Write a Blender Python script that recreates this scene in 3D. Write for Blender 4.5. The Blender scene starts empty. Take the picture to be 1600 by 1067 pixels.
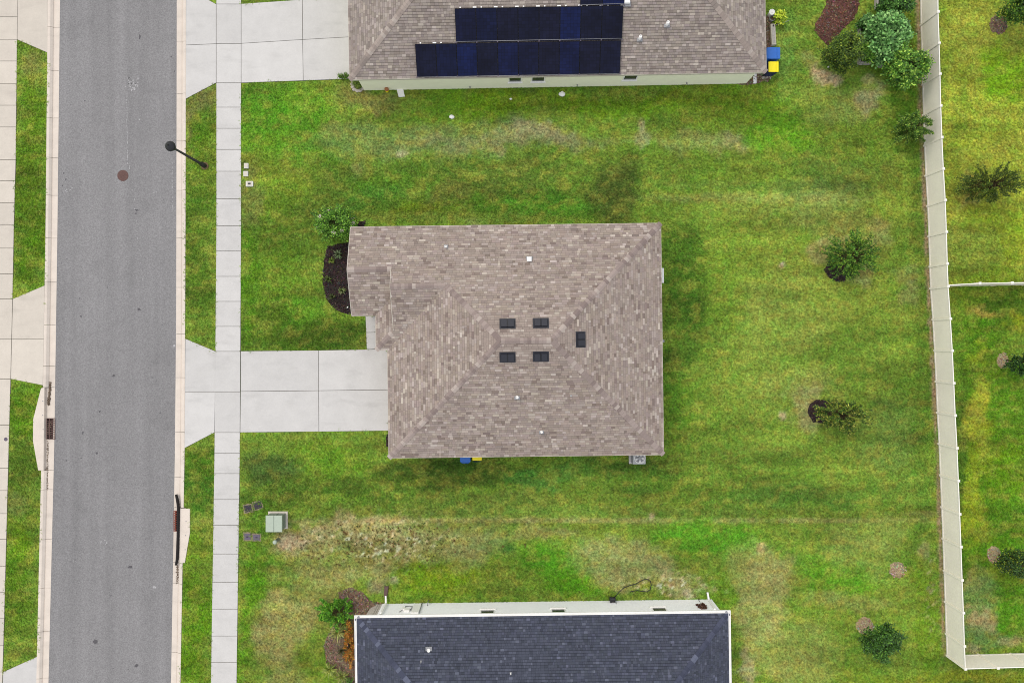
import bpy, bmesh, math, random
import numpy as np
from mathutils import Vector, Matrix
random.seed(7)
RNG = np.random.default_rng(11)
scene = bpy.context.scene
COL = scene.collection

# ------------------------------------------------------------------ camera
H = 44.3                 # drone height in metres
S = 1.0 / 26.0           # metres per photograph pixel on the ground
cam_d = bpy.data.cameras.new('camera')
cam_d.sensor_width = 36.0
cam_d.lens = 36.0 * (H / S) / 1600.0
cam_d.clip_start = 0.5
cam_d.clip_end = 3000.0
cam = bpy.data.objects.new('camera', cam_d)
cam.location = (0, 0, H)
COL.objects.link(cam)
scene.camera = cam

# ------------------------------------------------------------------ sky, sun, exposure
SUN_EL, SUN_AZ = 54.0, 318.0       # azimuth clockwise from north (+Y)
world = bpy.data.worlds.new('World')
scene.world = world
world.use_nodes = True
wn = world.node_tree.nodes
wl = world.node_tree.links
bg = wn['Background']
sky = wn.new('ShaderNodeTexSky')
sky.sky_type = 'NISHITA'
sky.sun_disc = False
sky.sun_elevation = math.radians(SUN_EL)
sky.sun_rotation = math.radians(SUN_AZ)
sky.air_density = 1.0
sky.dust_density = 2.0
sky.ozone_density = 0.4
# thin even cloud over the whole sky: the blue sky shows through a bright grey-white layer
cloud = wn.new('ShaderNodeMix'); cloud.data_type = 'RGBA'
cloud.inputs[0].default_value = 0.72
cloud.inputs[7].default_value = (5.75, 5.75, 5.8, 1.0)
wl.new(sky.outputs[0], cloud.inputs[6])
wl.new(cloud.outputs[2], bg.inputs[0])
bg.inputs[1].default_value = 0.15
sun_d = bpy.data.lights.new('sun', 'SUN')
sun_d.energy = 1.0
sun_d.angle = math.radians(22)
sun_d.color = (1.0, 0.93, 0.82)
sun = bpy.data.objects.new('sun', sun_d)
a, e = math.radians(SUN_AZ), math.radians(SUN_EL)
tosun = Vector((math.sin(a) * math.cos(e), math.cos(a) * math.cos(e), math.sin(e)))
sun.rotation_euler = tosun.to_track_quat('Z', 'Y').to_euler()
sun.location = (0, 0, 60)
COL.objects.link(sun)
scene.view_settings.view_transform = 'Standard'
scene.view_settings.look = 'None'
scene.view_settings.gamma = 1.0
scene.view_settings.use_curve_mapping = False
scene.view_settings.exposure = 0.52
GAIN = 1.5               # how bright a white horizontal surface renders (linear)

scene.render.engine = 'CYCLES'
scene.cycles.filter_width = 1.0

# ------------------------------------------------------------------ helpers
def W(px, py, z=0.0):
    """photo pixel -> point of the place at height z"""
    k = S * (H - z) / H
    return Vector(((px - 800.0) * k, (533.5 - py) * k, z))

def lin(c):
    c = c / 255.0
    return c / 12.92 if c <= 0.04045 else ((c + 0.055) / 1.055) ** 2.4

def C3(rgb, gain=None):
    g = GAIN if gain is None else gain
    return tuple(min(0.86, lin(x) / g) for x in rgb)

def C4(rgb, gain=None):
    return C3(rgb, gain) + (1.0,)

def material(name, rgb, rough=0.8, spec=0.3, noise=None, bump=None, attr=None, metallic=0.0, gain=None, blot=None):
    """noise=(scale, amount)  blot=(scale, amount)  bump=(scale, strength, distance)"""
    m = bpy.data.materials.new(name)
    m.use_nodes = True
    N, L = m.node_tree.nodes, m.node_tree.links
    b = N['Principled BSDF']
    b.inputs['Roughness'].default_value = rough
    b.inputs['Specular IOR Level'].default_value = spec
    b.inputs['Metallic'].default_value = metallic
    tc = N.new('ShaderNodeTexCoord')
    src = None
    if attr:
        at = N.new('ShaderNodeAttribute'); at.attribute_name = attr
        src = at.outputs['Color']
    else:
        rg = N.new('ShaderNodeRGB'); rg.outputs[0].default_value = C4(rgb, gain)
        src = rg.outputs[0]
    for spec_ in (noise, blot):
        if not spec_: continue
        sc, am = spec_[:2]
        nz = N.new('ShaderNodeTexNoise'); nz.inputs['Scale'].default_value = sc
        nz.inputs['Detail'].default_value = 6.0; nz.inputs['Roughness'].default_value = 0.65
        gm = N.new('ShaderNodeNewGeometry')
        L.new(gm.outputs['Position'], nz.inputs['Vector'])
        mr = N.new('ShaderNodeMapRange')
        mr.inputs['From Min'].default_value = 0.28; mr.inputs['From Max'].default_value = 0.72
        mr.inputs['To Min'].default_value = 1.0 - am; mr.inputs['To Max'].default_value = 1.0 + am
        L.new(nz.outputs['Fac'], mr.inputs['Value'])
        mx = N.new('ShaderNodeVectorMath'); mx.operation = 'SCALE'
        L.new(src, mx.inputs[0]); L.new(mr.outputs[0], mx.inputs['Scale'])
        src = mx.outputs[0]
    L.new(src, b.inputs['Base Color'])
    if bump:
        nb = N.new('ShaderNodeTexNoise'); nb.inputs['Scale'].default_value = bump[0]
        nb.inputs['Detail'].default_value = 4.0
        gm = N.new('ShaderNodeNewGeometry'); L.new(gm.outputs['Position'], nb.inputs['Vector'])
        bp = N.new('ShaderNodeBump'); bp.inputs['Strength'].default_value = bump[1]
        bp.inputs['Distance'].default_value = bump[2]
        L.new(nb.outputs['Fac'], bp.inputs['Height'])
        L.new(bp.outputs[0], b.inputs['Normal'])
    return m

def tag(o, label=None, cat=None, group=None, kind=None):
    if label: o['label'] = label
    if cat: o['category'] = cat
    if group: o['group'] = group
    if kind: o['kind'] = kind
    return o

def empty(name, loc=(0, 0, 0)):
    o = bpy.data.objects.new(name, None)
    o.location = loc
    o.empty_display_size = 0.3
    COL.objects.link(o)
    return o

def link(name, me, parent=None, mat=None, loc=None):
    """loc is in world space; parents here are only ever translated"""
    o = bpy.data.objects.new(name, me)
    COL.objects.link(o)
    if mat is not None and len(me.materials) == 0:
        me.materials.append(mat)
    off = Vector((0, 0, 0))
    if parent is not None:
        o.parent = parent
        p = parent
        while p is not None:
            off += Vector(p.location); p = p.parent
    base = Vector(loc) if loc is not None else Vector((0, 0, 0))
    o.location = base - off
    return o

class MB:
    """collects polygons; every face may carry a colour"""
    def __init__(self): self.v = []; self.f = []; self.c = []; self.sm = []
    def face(self, pts, c=(1, 1, 1)):
        i = len(self.v); self.v += [tuple(p) for p in pts]
        self.f.append(tuple(range(i, i + len(pts)))); self.c.append(c); self.sm.append(False)
    def add(self, vs, fs, c=(1, 1, 1), smooth=False):
        i = len(self.v); self.v += [tuple(p) for p in vs]
        for f in fs:
            self.f.append(tuple(i + k for k in f)); self.c.append(c); self.sm.append(smooth)
    def prism(self, poly, z0, z1, c=(1, 1, 1), bevel=0.0):
        """poly: list of (x,y) (any winding); optional small chamfer at the top"""
        P = [Vector((p[0], p[1])) for p in poly]
        A = sum(P[i].x * P[(i + 1) % len(P)].y - P[(i + 1) % len(P)].x * P[i].y for i in range(len(P)))
        if A < 0: P.reverse()
        n = len(P)
        rings = [[(p.x, p.y, z0) for p in P]]
        if bevel > 0:
            rings.append([(p.x, p.y, z1 - bevel) for p in P])
            Q = []
            for i in range(n):
                a_, b_, c_ = P[i - 1], P[i], P[(i + 1) % n]
                d1 = (b_ - a_).normalized(); d2 = (c_ - b_).normalized()
                n1 = Vector((-d1.y, d1.x)); n2 = Vector((-d2.y, d2.x))
                m_ = (n1 + n2)
                m_ = m_.normalized() * (bevel / max(0.3, math.cos(n1.angle(n2, 0) / 2)))
                Q.append(b_ + m_)
            rings.append([(p.x, p.y, z1) for p in Q])
        else:
            rings.append([(p.x, p.y, z1) for p in P])
        vs = [p for r in rings for p in r]; fs = []
        for r in range(len(rings) - 1):
            for i in range(n):
                j = (i + 1) % n
                fs.append((r * n + i, r * n + j, (r + 1) * n + j, (r + 1) * n + i))
        fs.append(tuple((len(rings) - 1) * n + i for i in range(n)))
        fs.append(tuple(reversed(range(n))))
        self.add(vs, fs, c)
    def box(self, cx, cy, z0, sx, sy, h, rot=0.0, c=(1, 1, 1), bevel=0.0):
        ca, sa = math.cos(rot), math.sin(rot)
        poly = []
        for x, y in ((-sx / 2, -sy / 2), (sx / 2, -sy / 2), (sx / 2, sy / 2), (-sx / 2, sy / 2)):
            poly.append((cx + x * ca - y * sa, cy + x * sa + y * ca))
        self.prism(poly, z0, z0 + h, c, bevel)
    def rings(self, rs, seg=16, c=(1, 1, 1), cap=True, smooth=True):
        """rs: list of (center Vector, radius, axis Vector)"""
        vs = []; fs = []
        for (ctr, r, ax) in rs:
            ax = Vector(ax).normalized()
            u = ax.orthogonal().normalized() if abs(ax.z) < 0.95 else Vector((1, 0, 0))
            w = ax.cross(u).normalized(); u = w.cross(ax)
            for k in range(seg):
                t = 2 * math.pi * k / seg
                vs.append(Vector(ctr) + u * (r * math.cos(t)) + w * (r * math.sin(t)))
        for i in range(len(rs) - 1):
            for k in range(seg):
                k2 = (k + 1) % seg
                fs.append((i * seg + k, i * seg + k2, (i + 1) * seg + k2, (i + 1) * seg + k))
        self.add(vs, fs, c, smooth)
        if cap:
            n0 = len(rs) - 1
            self.face([vs[n0 * seg + k] for k in range(seg)], c)
            self.face([vs[k] for k in reversed(range(seg))], c)
    def lathe(self, ctr, prof, seg=16, c=(1, 1, 1)):
        self.rings([((ctr[0], ctr[1], z), r, (0, 0, 1)) for r, z in prof], seg, c)
    def tube(self, pts, r, seg=8, c=(1, 1, 1)):
        P = [Vector(p) for p in pts]; rs = []
        rr = r if isinstance(r, (list, tuple)) else [r] * len(P)
        for i, p in enumerate(P):
            d = (P[min(i + 1, len(P) - 1)] - P[max(i - 1, 0)])
            rs.append((p, rr[i], d))
        # keep frames from twisting by using a common reference
        vs = []; fs = []
        ref = None
        for (ctr, rad, ax) in rs:
            ax = ax.normalized()
            if ref is None: ref = ax.orthogonal().normalized()
            u = (ref - ax * ref.dot(ax))
            u = u.normalized() if u.length > 1e-4 else ax.orthogonal().normalized()
            ref = u; w = ax.cross(u)
            for k in range(seg):
                t = 2 * math.pi * k / seg
                vs.append(ctr + u * (rad * math.cos(t)) + w * (rad * math.sin(t)))
        for i in range(len(rs) - 1):
            for k in range(seg):
                k2 = (k + 1) % seg
                fs.append((i * seg + k, i * seg + k2, (i + 1) * seg + k2, (i + 1) * seg + k))
        fs.append(tuple(reversed(range(seg)))); fs.append(tuple((len(rs) - 1) * seg + k for k in range(seg)))
        self.add(vs, fs, c, True)
    def mesh(self, name, colour=False, origin=None):
        me = bpy.data.meshes.new(name)
        v = self.v
        if origin is not None:
            ox, oy, oz = origin
            v = [(p[0] - ox, p[1] - oy, p[2] - oz) for p in v]
        me.from_pydata(v, [], self.f)
        if colour:
            at = me.color_attributes.new('col', 'FLOAT_COLOR', 'CORNER')
            arr = np.empty((len(me.loops), 4), dtype=np.float32); arr[:, 3] = 1
            k = 0
            for f, c in zip(self.f, self.c):
                arr[k:k + len(f), :3] = c; k += len(f)
            at.data.foreach_set('color', arr.ravel())
        me.polygons.foreach_set('use_smooth', self.sm)
        me.update()
        return me
    def build(self, name, mat, parent=None, origin=None, colour=False):
        """the mesh is stored about `origin` and placed there"""
        if origin is None:
            xs = [p[0] for p in self.v]; ys = [p[1] for p in self.v]; zs = [p[2] for p in self.v]
            origin = ((min(xs) + max(xs)) / 2, (min(ys) + max(ys)) / 2, min(zs))
        me = self.mesh(name, colour, origin)
        return link(name, me, parent, mat, origin)

def xy(v): return (v.x, v.y)

# ------------------------------------------------------------------ materials
M = {}
M['asphalt'] = material('asphalt', (157, 154, 158), 0.9, 0.2, noise=(9.0, 0.20), blot=(0.35, 0.07), bump=(60, 0.5, 0.01))
M['concrete'] = material('concrete', (224, 221, 217), 0.85, 0.25, noise=(1.1, 0.06), blot=(14.0, 0.05), bump=(60, 0.2, 0.004))
M['concrete_warm'] = material('concrete_warm', (228, 218, 204), 0.85, 0.25, noise=(1.3, 0.06), blot=(14.0, 0.05), bump=(60, 0.2, 0.004))
M['kerb_concrete'] = material('kerb_concrete', (240, 227, 213), 0.85, 0.25, noise=(1.7, 0.07), blot=(18.0, 0.06), bump=(60, 0.2, 0.004))
def slab_tone(m, am, stain):
    # every poured slab has its own tone, with faint grey stains
    N, L = m.node_tree.nodes, m.node_tree.links
    bs = N['Principled BSDF']; src = bs.inputs['Base Color'].links[0].from_socket
    oi = N.new('ShaderNodeObjectInfo'); mr = N.new('ShaderNodeMapRange'); mr.inputs['To Min'].default_value = 1 - am; mr.inputs['To Max'].default_value = 1 + am
    L.new(oi.outputs['Random'], mr.inputs['Value'])
    gm = N.new('ShaderNodeNewGeometry'); mp = N.new('ShaderNodeMapping'); mp.inputs['Scale'].default_value = (.5, 1.6, 1); L.new(gm.outputs['Position'], mp.inputs['Vector'])
    nz = N.new('ShaderNodeTexNoise'); nz.inputs['Scale'].default_value = 1.1; nz.inputs['Detail'].default_value = 5; L.new(mp.outputs[0], nz.inputs['Vector'])
    m2 = N.new('ShaderNodeMapRange'); m2.inputs['From Min'].default_value = .56; m2.inputs['From Max'].default_value = .72; m2.inputs['To Min'].default_value = 1; m2.inputs['To Max'].default_value = 1 - stain
    L.new(nz.outputs['Fac'], m2.inputs['Value'])
    mu = N.new('ShaderNodeMath'); mu.operation = 'MULTIPLY'; L.new(mr.outputs[0], mu.inputs[0]); L.new(m2.outputs[0], mu.inputs[1])
    sc_ = N.new('ShaderNodeVectorMath'); sc_.operation = 'SCALE'; L.new(src, sc_.inputs[0]); L.new(mu.outputs[0], sc_.inputs['Scale']); L.new(sc_.outputs[0], bs.inputs['Base Color'])
slab_tone(M['concrete'], .045, .1); slab_tone(M['concrete_warm'], .05, .08); slab_tone(M['kerb_concrete'], .04, .1)
M['joint'] = material('joint_filler', (104, 98, 84), 0.95, 0.1, noise=(5, 0.25))
M['soil'] = material('soil', (128, 108, 82), 0.95, 0.1, noise=(8, 0.3), bump=(20, 0.6, 0.03))
M['shingle'] = material('shingle', (0, 0, 0), 0.92, 0.15, attr='col', noise=(26, 0.13), blot=(1.2, 0.05), bump=(140, 0.4, 0.004))
M['deck'] = material('roof_underlay', (70, 63, 60), 0.9, 0.1)  # underlay kept dark so the row gaps read as shadow lines
M['deck_dark'] = material('roof_underlay_dark', (30, 32, 40), 0.9, 0.1)
M['white'] = material('white_paint', (238, 236, 232), 0.45, 0.4, gain=1.1, noise=(3, 0.03))
M['cream'] = material('cream_trim', (222, 214, 198), 0.5, 0.4, noise=(3, 0.04))
M['vinyl'] = material('fence_vinyl', (236, 227, 212), 0.4, 0.45, gain=.95, noise=(0.8, 0.05), blot=(14, 0.03))
M['vinyl_white'] = material('fence_vinyl_white', (238, 233, 222), 0.4, 0.45, gain=1.1, noise=(0.8, 0.03))
M['wall_green'] = material('wall_sage', (232, 229, 204), 0.9, 0.2, gain=.92, noise=(1.5, 0.04), bump=(90, 0.4, 0.006))
M['wall_white'] = material('wall_pale', (237, 239, 240), 0.9, 0.2, gain=.95, noise=(1.5, 0.03), bump=(90, 0.4, 0.006))
M['wall_beige'] = material('wall_beige', (206, 196, 180), 0.9, 0.2, noise=(1.5, 0.04), bump=(90, 0.4, 0.006))
M['glass'] = material('window_glass', (58, 66, 62), 0.08, 0.6)
M['black'] = material('black_metal', (42, 42, 46), 0.5, 0.4, noise=(8, 0.15))
M['black_pl'] = material('black_plastic', (48, 49, 58), 0.55, 0.4, noise=(12, 0.1))
M['galv'] = material('galvanised', (170, 170, 172), 0.45, 0.5, noise=(8, 0.1), metallic=0.4)
M['blue'] = material('blue_plastic', (48, 118, 214), 0.4, 0.45, noise=(6, 0.04))
M['navy'] = material('navy_plastic', (28, 40, 92), 0.5, 0.4, noise=(6, 0.08))
M['yellow'] = material('yellow_plastic', (252, 232, 16), 0.4, 0.45, gain=1.15, noise=(6, 0.04))
M['transformer'] = material('transformer_green', (190, 203, 184), 0.5, 0.4, noise=(5, 0.05))
M['transformer_shaded'] = material('transformer_green_shaded', (140, 152, 138), 0.5, 0.4, noise=(5, 0.05))  # lid green darkened, so the shade on the sides is painted in
M['rust'] = material('rusty_iron', (118, 90, 84), 0.85, 0.3, noise=(20, 0.35), bump=(40, 0.5, 0.01))
M['rust_red'] = material('rusty_red_iron', (150, 78, 62), 0.85, 0.3, noise=(25, 0.3))
M['dark'] = material('dark_hollow', (22, 20, 20), 0.95, 0.1)
M['brown_pl'] = material('brown_plastic', (112, 88, 82), 0.6, 0.3, noise=(8, 0.15))
M['lid_dark'] = material('meter_lid_dark', (62, 56, 66), 0.7, 0.3, noise=(18, 0.2))
M['lid_grey'] = material('meter_lid_grey', (112, 102, 118), 0.7, 0.3, noise=(18, 0.2))
M['bark'] = material('bark', (84, 74, 52), 0.95, 0.1, noise=(20, 0.3), bump=(30, 0.6, 0.02))
M['leaf'] = material('leaf', (0, 0, 0), 0.55, 0.35, attr='col')
M['stone'] = material('pale_stone', (205, 196, 184), 0.9, 0.2, noise=(6, 0.2), bump=(15, 0.6, 0.03))
M['wood_grey'] = material('weathered_timber', (196, 190, 182), 0.85, 0.2, noise=(7, 0.18), bump=(20, 0.4, 0.01))
M['mulch'] = material('mulch', (0, 0, 0), 0.95, 0.1, attr='col', noise=(14, 0.35), bump=(30, 0.8, 0.04))

# ------------------------------------------------------------------ value noise (numpy)
def vnoise(x, y, seed=0):
    xi = np.floor(x).astype(np.int64); yi = np.floor(y).astype(np.int64)
    fx = x - xi; fy = y - yi
    fx = fx * fx * (3 - 2 * fx); fy = fy * fy * (3 - 2 * fy)
    def hsh(a_, b_):
        n = (a_ * 374761393 + b_ * 668265263 + seed * 1442695041) & 0xFFFFFFFF
        n = ((n ^ (n >> 13)) * 1274126177) & 0xFFFFFFFF
        n = n ^ (n >> 16)
        return (n & 0xFFFF) / 65535.0
    a0 = hsh(xi, yi); b0 = hsh(xi + 1, yi); c0 = hsh(xi, yi + 1); d0 = hsh(xi + 1, yi + 1)
    return (a0 * (1 - fx) + b0 * fx) * (1 - fy) + (c0 * (1 - fx) + d0 * fx) * fy

def fbm(x, y, octv=4, seed=0):
    s = 0; am = 1; tot = 0
    for o in range(octv):
        s = s + am * vnoise(x * 2 ** o + 17.3 * o, y * 2 ** o - 9.1 * o, seed + o * 7); tot += am; am *= 0.55
    return s / tot

def in_poly(px, py, poly):
    inside = np.zeros(px.shape, bool)
    n = len(poly)
    for i in range(n):
        x1, y1 = poly[i]; x2, y2 = poly[(i + 1) % n]
        if y1 == y2: continue
        cond = ((y1 > py) != (y2 > py)) & (px < (x2 - x1) * (py - y1) / (y2 - y1) + x1)
        inside ^= cond
    return inside

# ------------------------------------------------------------------ layout lines, in photo pixels (ground level)
def interp(tab, y):
    """piecewise-linear, extended beyond both ends"""
    if y <= tab[0][0]: (y0, x0), (y1, x1) = tab[0], tab[1]
    elif y >= tab[-1][0]: (y0, x0), (y1, x1) = tab[-2], tab[-1]
    else:
        for k in range(len(tab) - 1):
            if tab[k][0] <= y <= tab[k + 1][0]:
                (y0, x0), (y1, x1) = tab[k], tab[k + 1]; break
    return x0 + (x1 - x0) * (y - y0) / (y1 - y0)

KL_OUT = [(0, 75), (360, 71.5), (600, 67.5), (740, 64.5), (1067, 57)]      # left kerb, lawn side
KL_IN = [(0, 92), (360, 88), (700, 83), (1067, 74)]                        # left kerb, road side
KR_IN = [(0, 275), (500, 274), (710, 272), (1067, 266)]                    # right kerb, road side
KR_OUT = [(0, 290.7), (360, 290), (710, 288.5), (1067, 282)]
SR_L = [(0, 338), (360, 338), (710, 335), (1067, 329.5)]                   # right sidewalk
SR_R = [(0, 377), (360, 377), (710, 375), (1067, 370)]
SL_R = [(0, 28), (62, 27), (250, 25), (360, 22), (465, 20), (590, 17), (700, 14), (950, 7.5), (1067, 4)]
Y_TOP, Y_BOT = -340, 1410

def band_poly(t1, t2, y0, y1, n=14):
    ys = [y0 + (y1 - y0) * i / n for i in range(n + 1)]
    return [(interp(t1, y), y) for y in ys] + [(interp(t2, y), y) for y in reversed(ys)]

# polygons where no grass may grow (photo pixels at ground level)
NOGRASS = [band_poly(KL_OUT, KR_OUT, Y_TOP - 200, Y_BOT + 200, 20), band_poly(SR_L, SR_R, Y_TOP - 200, Y_BOT + 200, 20),
           band_poly([(y, x - 42) for y, x in SL_R], SL_R, Y_TOP - 200, Y_BOT + 200, 20)]
APRON_H1 = [(289.7, 529), (337.3, 549), (335.5, 675.5), (288.3, 700)]
DRIVE_H1 = [(376.3, 548.5), (607, 545.5), (608, 673), (375.3, 675.5)]
APRON_H2 = [(291, -30), (318, -4), (338, 7), (338, 130), (290.3, 155)]
DRIVE_H2 = [(377, 6.5), (480, -0.5), (552, -4), (552, 124.5), (377, 130)]
APRON_L1 = [(28, -40), (75.5, -62), (74.5, 83), (27, 62.5)]
APRON_L2 = [(20, 467), (70, 446), (67.4, 602), (17, 592)]
APRON_L3 = [(5, 1049), (58.5, 1025), (54, 1190), (1, 1170)]
INLET_L = [(64.4, 606.5), (70, 605), (68.6, 735), (60, 734.4), (51.8, 688), (52.2, 655)]
INLET_R = [(281.3, 794), (297, 794.3), (297, 832), (289, 879), (280.5, 879)]
WALK_H1 = [(571, 494), (589, 494), (590, 546.5), (573, 547)]
for p in (APRON_H1, DRIVE_H1, APRON_H2, DRIVE_H2, APRON_L1, APRON_L2, APRON_L3, INLET_L, INLET_R, WALK_H1): NOGRASS.append(p)

# planting beds and mulch rings: (name, outline px, colours, label)
def ell(cx, cy, rx, ry, n=20, jit=0.08, seed=1, ang=0.0):
    r_ = random.Random(seed); out = []
    for k in range(n):
        t = 2 * math.pi * k / n; q = 1 + r_.uniform(-jit, jit)
        x, y = rx * q * math.cos(t), ry * q * math.sin(t)
        out.append((cx + x * math.cos(ang) - y * math.sin(ang), cy + x * math.sin(ang) + y * math.cos(ang)))
    return out
DARKM = [(64, 54, 52), (82, 68, 66), (50, 43, 42), (98, 84, 80)]
REDM = [(116, 82, 72), (140, 104, 90), (94, 66, 58), (166, 134, 114)]
TANM = [(186, 168, 132), (206, 188, 152), (160, 142, 108), (222, 206, 170)]
BRNM = [(140, 118, 98), (164, 142, 118), (108, 88, 74), (184, 164, 138)]
BEDS = [
    ([(571, 345), (561, 346), (553, 352), (548, 378), (512, 385), (506, 408), (504, 436), (507, 458), (516, 476), (532, 488), (552, 492), (580, 492), (580, 372), (571, 360)], DARKM, 'black mulch bed along the front of the taupe roofed house, by the flowering shrub'),
    (ell(1313, 420, 24, 20, seed=2), DARKM, 'dark mulch ring under the needle leaved tree in the back lawn, level with the upper half of the taupe roof'),
    (ell(1281, 643, 18, 19, seed=3), DARKM, 'dark mulch ring beside the yellow tipped tree in the lower back lawn'),
    ([(1343, -30), (1342, 12), (1334, 30), (1316, 48), (1304, 62), (1293, 72), (1282, 62), (1273, 48), (1274, 36), (1283, 24), (1290, 8), (1294, -30)], REDM, 'reddish brown mulch bed in the lawn left of the raised planters'),
    (ell(1560, 38, 14, 15, seed=5), BRNM, 'round brown mulch patch by the dark shrub in the top right corner'),
    (ell(1351, 977, 14, 13, seed=6), TANM, 'tan bare ring beside the dark tree near the lower right of the back lawn'),
    (ell(1402, 890, 13, 13, seed=7), TANM, 'empty tan ring of dead grass in the lower right of the back lawn'),
    (ell(1567, 563, 9, 13, seed=8), TANM, 'sandy patch left of the small tree at the right edge beyond the fence'),
    (ell(1553, 866, 11, 13, seed=9), TANM, 'pale sandy patch left of the dark low tree beyond the lower fence'),
    ([(528, 925), (548, 918), (566, 925), (580, 938), (600, 942), (600, 1100), (556, 1100), (538, 1067), (520, 1048), (509, 1030), (507, 1008), (512, 990), (524, 975), (536, 965), (540, 945)], BRNM, 'brown mulch bed with strappy plants beside the dark blue roofed house'),
    ([(1164, 134), (1200, 128), (1206, 118), (1206, 24), (1150, 24), (1150, 132)], BRNM, 'bare brown soil strip beside the back corner of the solar panelled house'),  # brown soil put in for the ground shade behind the wall corner
    (ell(608, 688, 5, 12, seed=12), DARKM, 'sliver of dark mulch at the garage corner below the driveway'),
]
for p, _, _ in BEDS: NOGRASS.append(p)

# ------------------------------------------------------------------ lawn colour map: grass kinds, dry and bare patches, painted house shade
B = []   # (cx, cy, rx, ry, rgb, strength)
def b(*a): B.append(a)
LUSH = (72, 128, 22); GREEN = (86, 124, 28); MID = (104, 132, 40); YEL = (132, 148, 44); DRY = (148, 143, 84); DEEP = (64, 96, 24)
DULL = (108, 126, 66); BARE = (178, 156, 128); OLIVE = (120, 130, 36); SUNY = (166, 164, 42)
# upper lawn
b(430, 175, 75, 60, (84, 138, 26), .9); b(480, 150, 50, 22, (118, 150, 40), .6); b(500, 225, 60, 40, (86, 132, 28), .7)
b(600, 158, 70, 14, (124, 118, 64), .75); b(545, 145, 30, 10, (128, 126, 60), .6); b(690, 160, 70, 18, (100, 140, 30), .6)
b(760, 165, 60, 20, (104, 142, 20), .75); b(840, 160, 90, 16, (118, 146, 30), .6); b(950, 165, 90, 18, (104, 140, 22), .7); b(1080, 160, 80, 20, (112, 140, 26), .7)
b(700, 218, 210, 28, DULL, .75); b(840, 212, 46, 13, (152, 140, 100), .75); b(800, 225, 120, 12, (134, 134, 84), .5)
b(1000, 200, 6, 13, (184, 168, 126), .65); b(996, 232, 14, 12, (160, 160, 112), .7); b(1100, 225, 90, 18, (126, 134, 72), .7); b(1150, 225, 24, 14, (150, 145, 98), .6)
b(630, 240, 7, 5, (180, 168, 130), .6); b(565, 255, 14, 10, (150, 150, 90), .6); b(520, 200, 24, 10, (140, 140, 70), .5)
b(700, 300, 260, 40, (82, 112, 32), .6); b(962, 300, 44, 44, (72, 90, 30), .95); b(1000, 290, 8, 50, (84, 110, 34), .5)
b(860, 318, 70, 28, (76, 130, 30), .8); b(800, 290, 60, 18, (96, 112, 44), .5); b(690, 300, 40, 20, (104, 106, 46), .6); b(640, 330, 60, 16, (120, 138, 30), .7)
b(590, 315, 40, 24, (70, 116, 34), .7); b(740, 330, 50, 16, (82, 128, 30), .6); b(750, 348, 20, 10, (150, 148, 86), .6); b(700, 262, 200, 14, (90, 112, 38), .5)
b(620, 275, 60, 20, (84, 130, 28), .5); b(430, 300, 60, 40, (118, 142, 38), .7); b(410, 255, 40, 24, (124, 144, 40), .5)
# lawn in front of the house
b(440, 360, 70, 50, (86, 122, 28), .7); b(430, 440, 60, 50, (98, 132, 30), .7); b(470, 515, 110, 40, (70, 102, 20), .85); b(385, 440, 10, 110, (78, 122, 18), .8)
b(480, 350, 30, 30, (100, 126, 40), .6); b(385, 300, 12, 50, (112, 120, 56), .7); b(460, 470, 40, 24, (84, 130, 28), .7); b(550, 520, 24, 26, DEEP, .7)
# right of the upper house and upper back lawn
b(1090, 170, 60, 30, (112, 138, 36), .6); b(1215, 210, 50, 70, (92, 140, 24), .85); b(1180, 160, 36, 30, (112, 142, 30), .6); b(1230, 90, 30, 60, (104, 140, 54), .8)
b(1320, 160, 60, 30, (126, 138, 66), .6); b(1360, 150, 22, 24, (150, 142, 102), .75); b(1355, 122, 10, 7, (178, 166, 126), .55); b(1294, 116, 18, 14, (192, 154, 128), .95)
b(1280, 96, 14, 16, (140, 132, 84), .5); b(1250, 300, 130, 14, (96, 118, 58), .55); b(1220, 320, 120, 24, (140, 150, 74), .55); b(1250, 270, 160, 20, (104, 128, 48), .6)
b(1150, 290, 80, 40, (118, 148, 42), .7); b(1340, 220, 60, 40, (110, 138, 40), .7); b(1420, 160, 22, 60, (78, 116, 26), .8); b(1425, 60, 18, 50, (92, 120, 30), .8)
b(1260, 140, 40, 30, (110, 138, 44), .6); b(1180, 250, 60, 20, (120, 140, 46), .5); b(1400, 300, 50, 40, (128, 146, 46), .6)
# back lawn, east of the house
b(1078, 430, 34, 82, (66, 100, 24), .9); b(1056, 560, 20, 110, (76, 112, 30), .8); b(1060, 660, 26, 60, (90, 130, 32), .7); b(1150, 420, 60, 60, (118, 146, 44), .7)  # darkest greens here: grass with the house's east-side shade painted in
b(1220, 480, 100, 60, (138, 152, 62), .75); b(1230, 400, 60, 40, (130, 146, 50), .6); b(1330, 350, 60, 20, (146, 142, 70), .6); b(1370, 370, 26, 26, (150, 144, 84), .7)
b(1330, 470, 80, 40, (132, 148, 52), .6); b(1180, 580, 90, 60, (120, 144, 50), .7); b(1260, 600, 60, 30, (136, 146, 66), .6); b(1400, 520, 50, 80, (112, 140, 44), .7)
b(1260, 640, 26, 36, (156, 144, 96), .8); b(1290, 390, 26, 26, (158, 142, 92), .7); b(1345, 440, 24, 14, (152, 144, 92), .6); b(1300, 700, 100, 40, (118, 142, 48), .6)
b(1390, 680, 50, 50, (98, 124, 52), .6); b(1130, 480, 30, 40, (104, 142, 36), .6); b(1222, 414, 5, 5, (196, 168, 150), 1.); b(1222, 648, 6, 6, (182, 160, 130), .9)
b(1420, 440, 14, 20, (134, 132, 84), .5); b(1415, 470, 16, 20, (140, 134, 84), .5); b(1438, 560, 16, 460, (88, 118, 36), .75); b(1205, 540, 60, 120, (126, 146, 56), .4)
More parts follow.
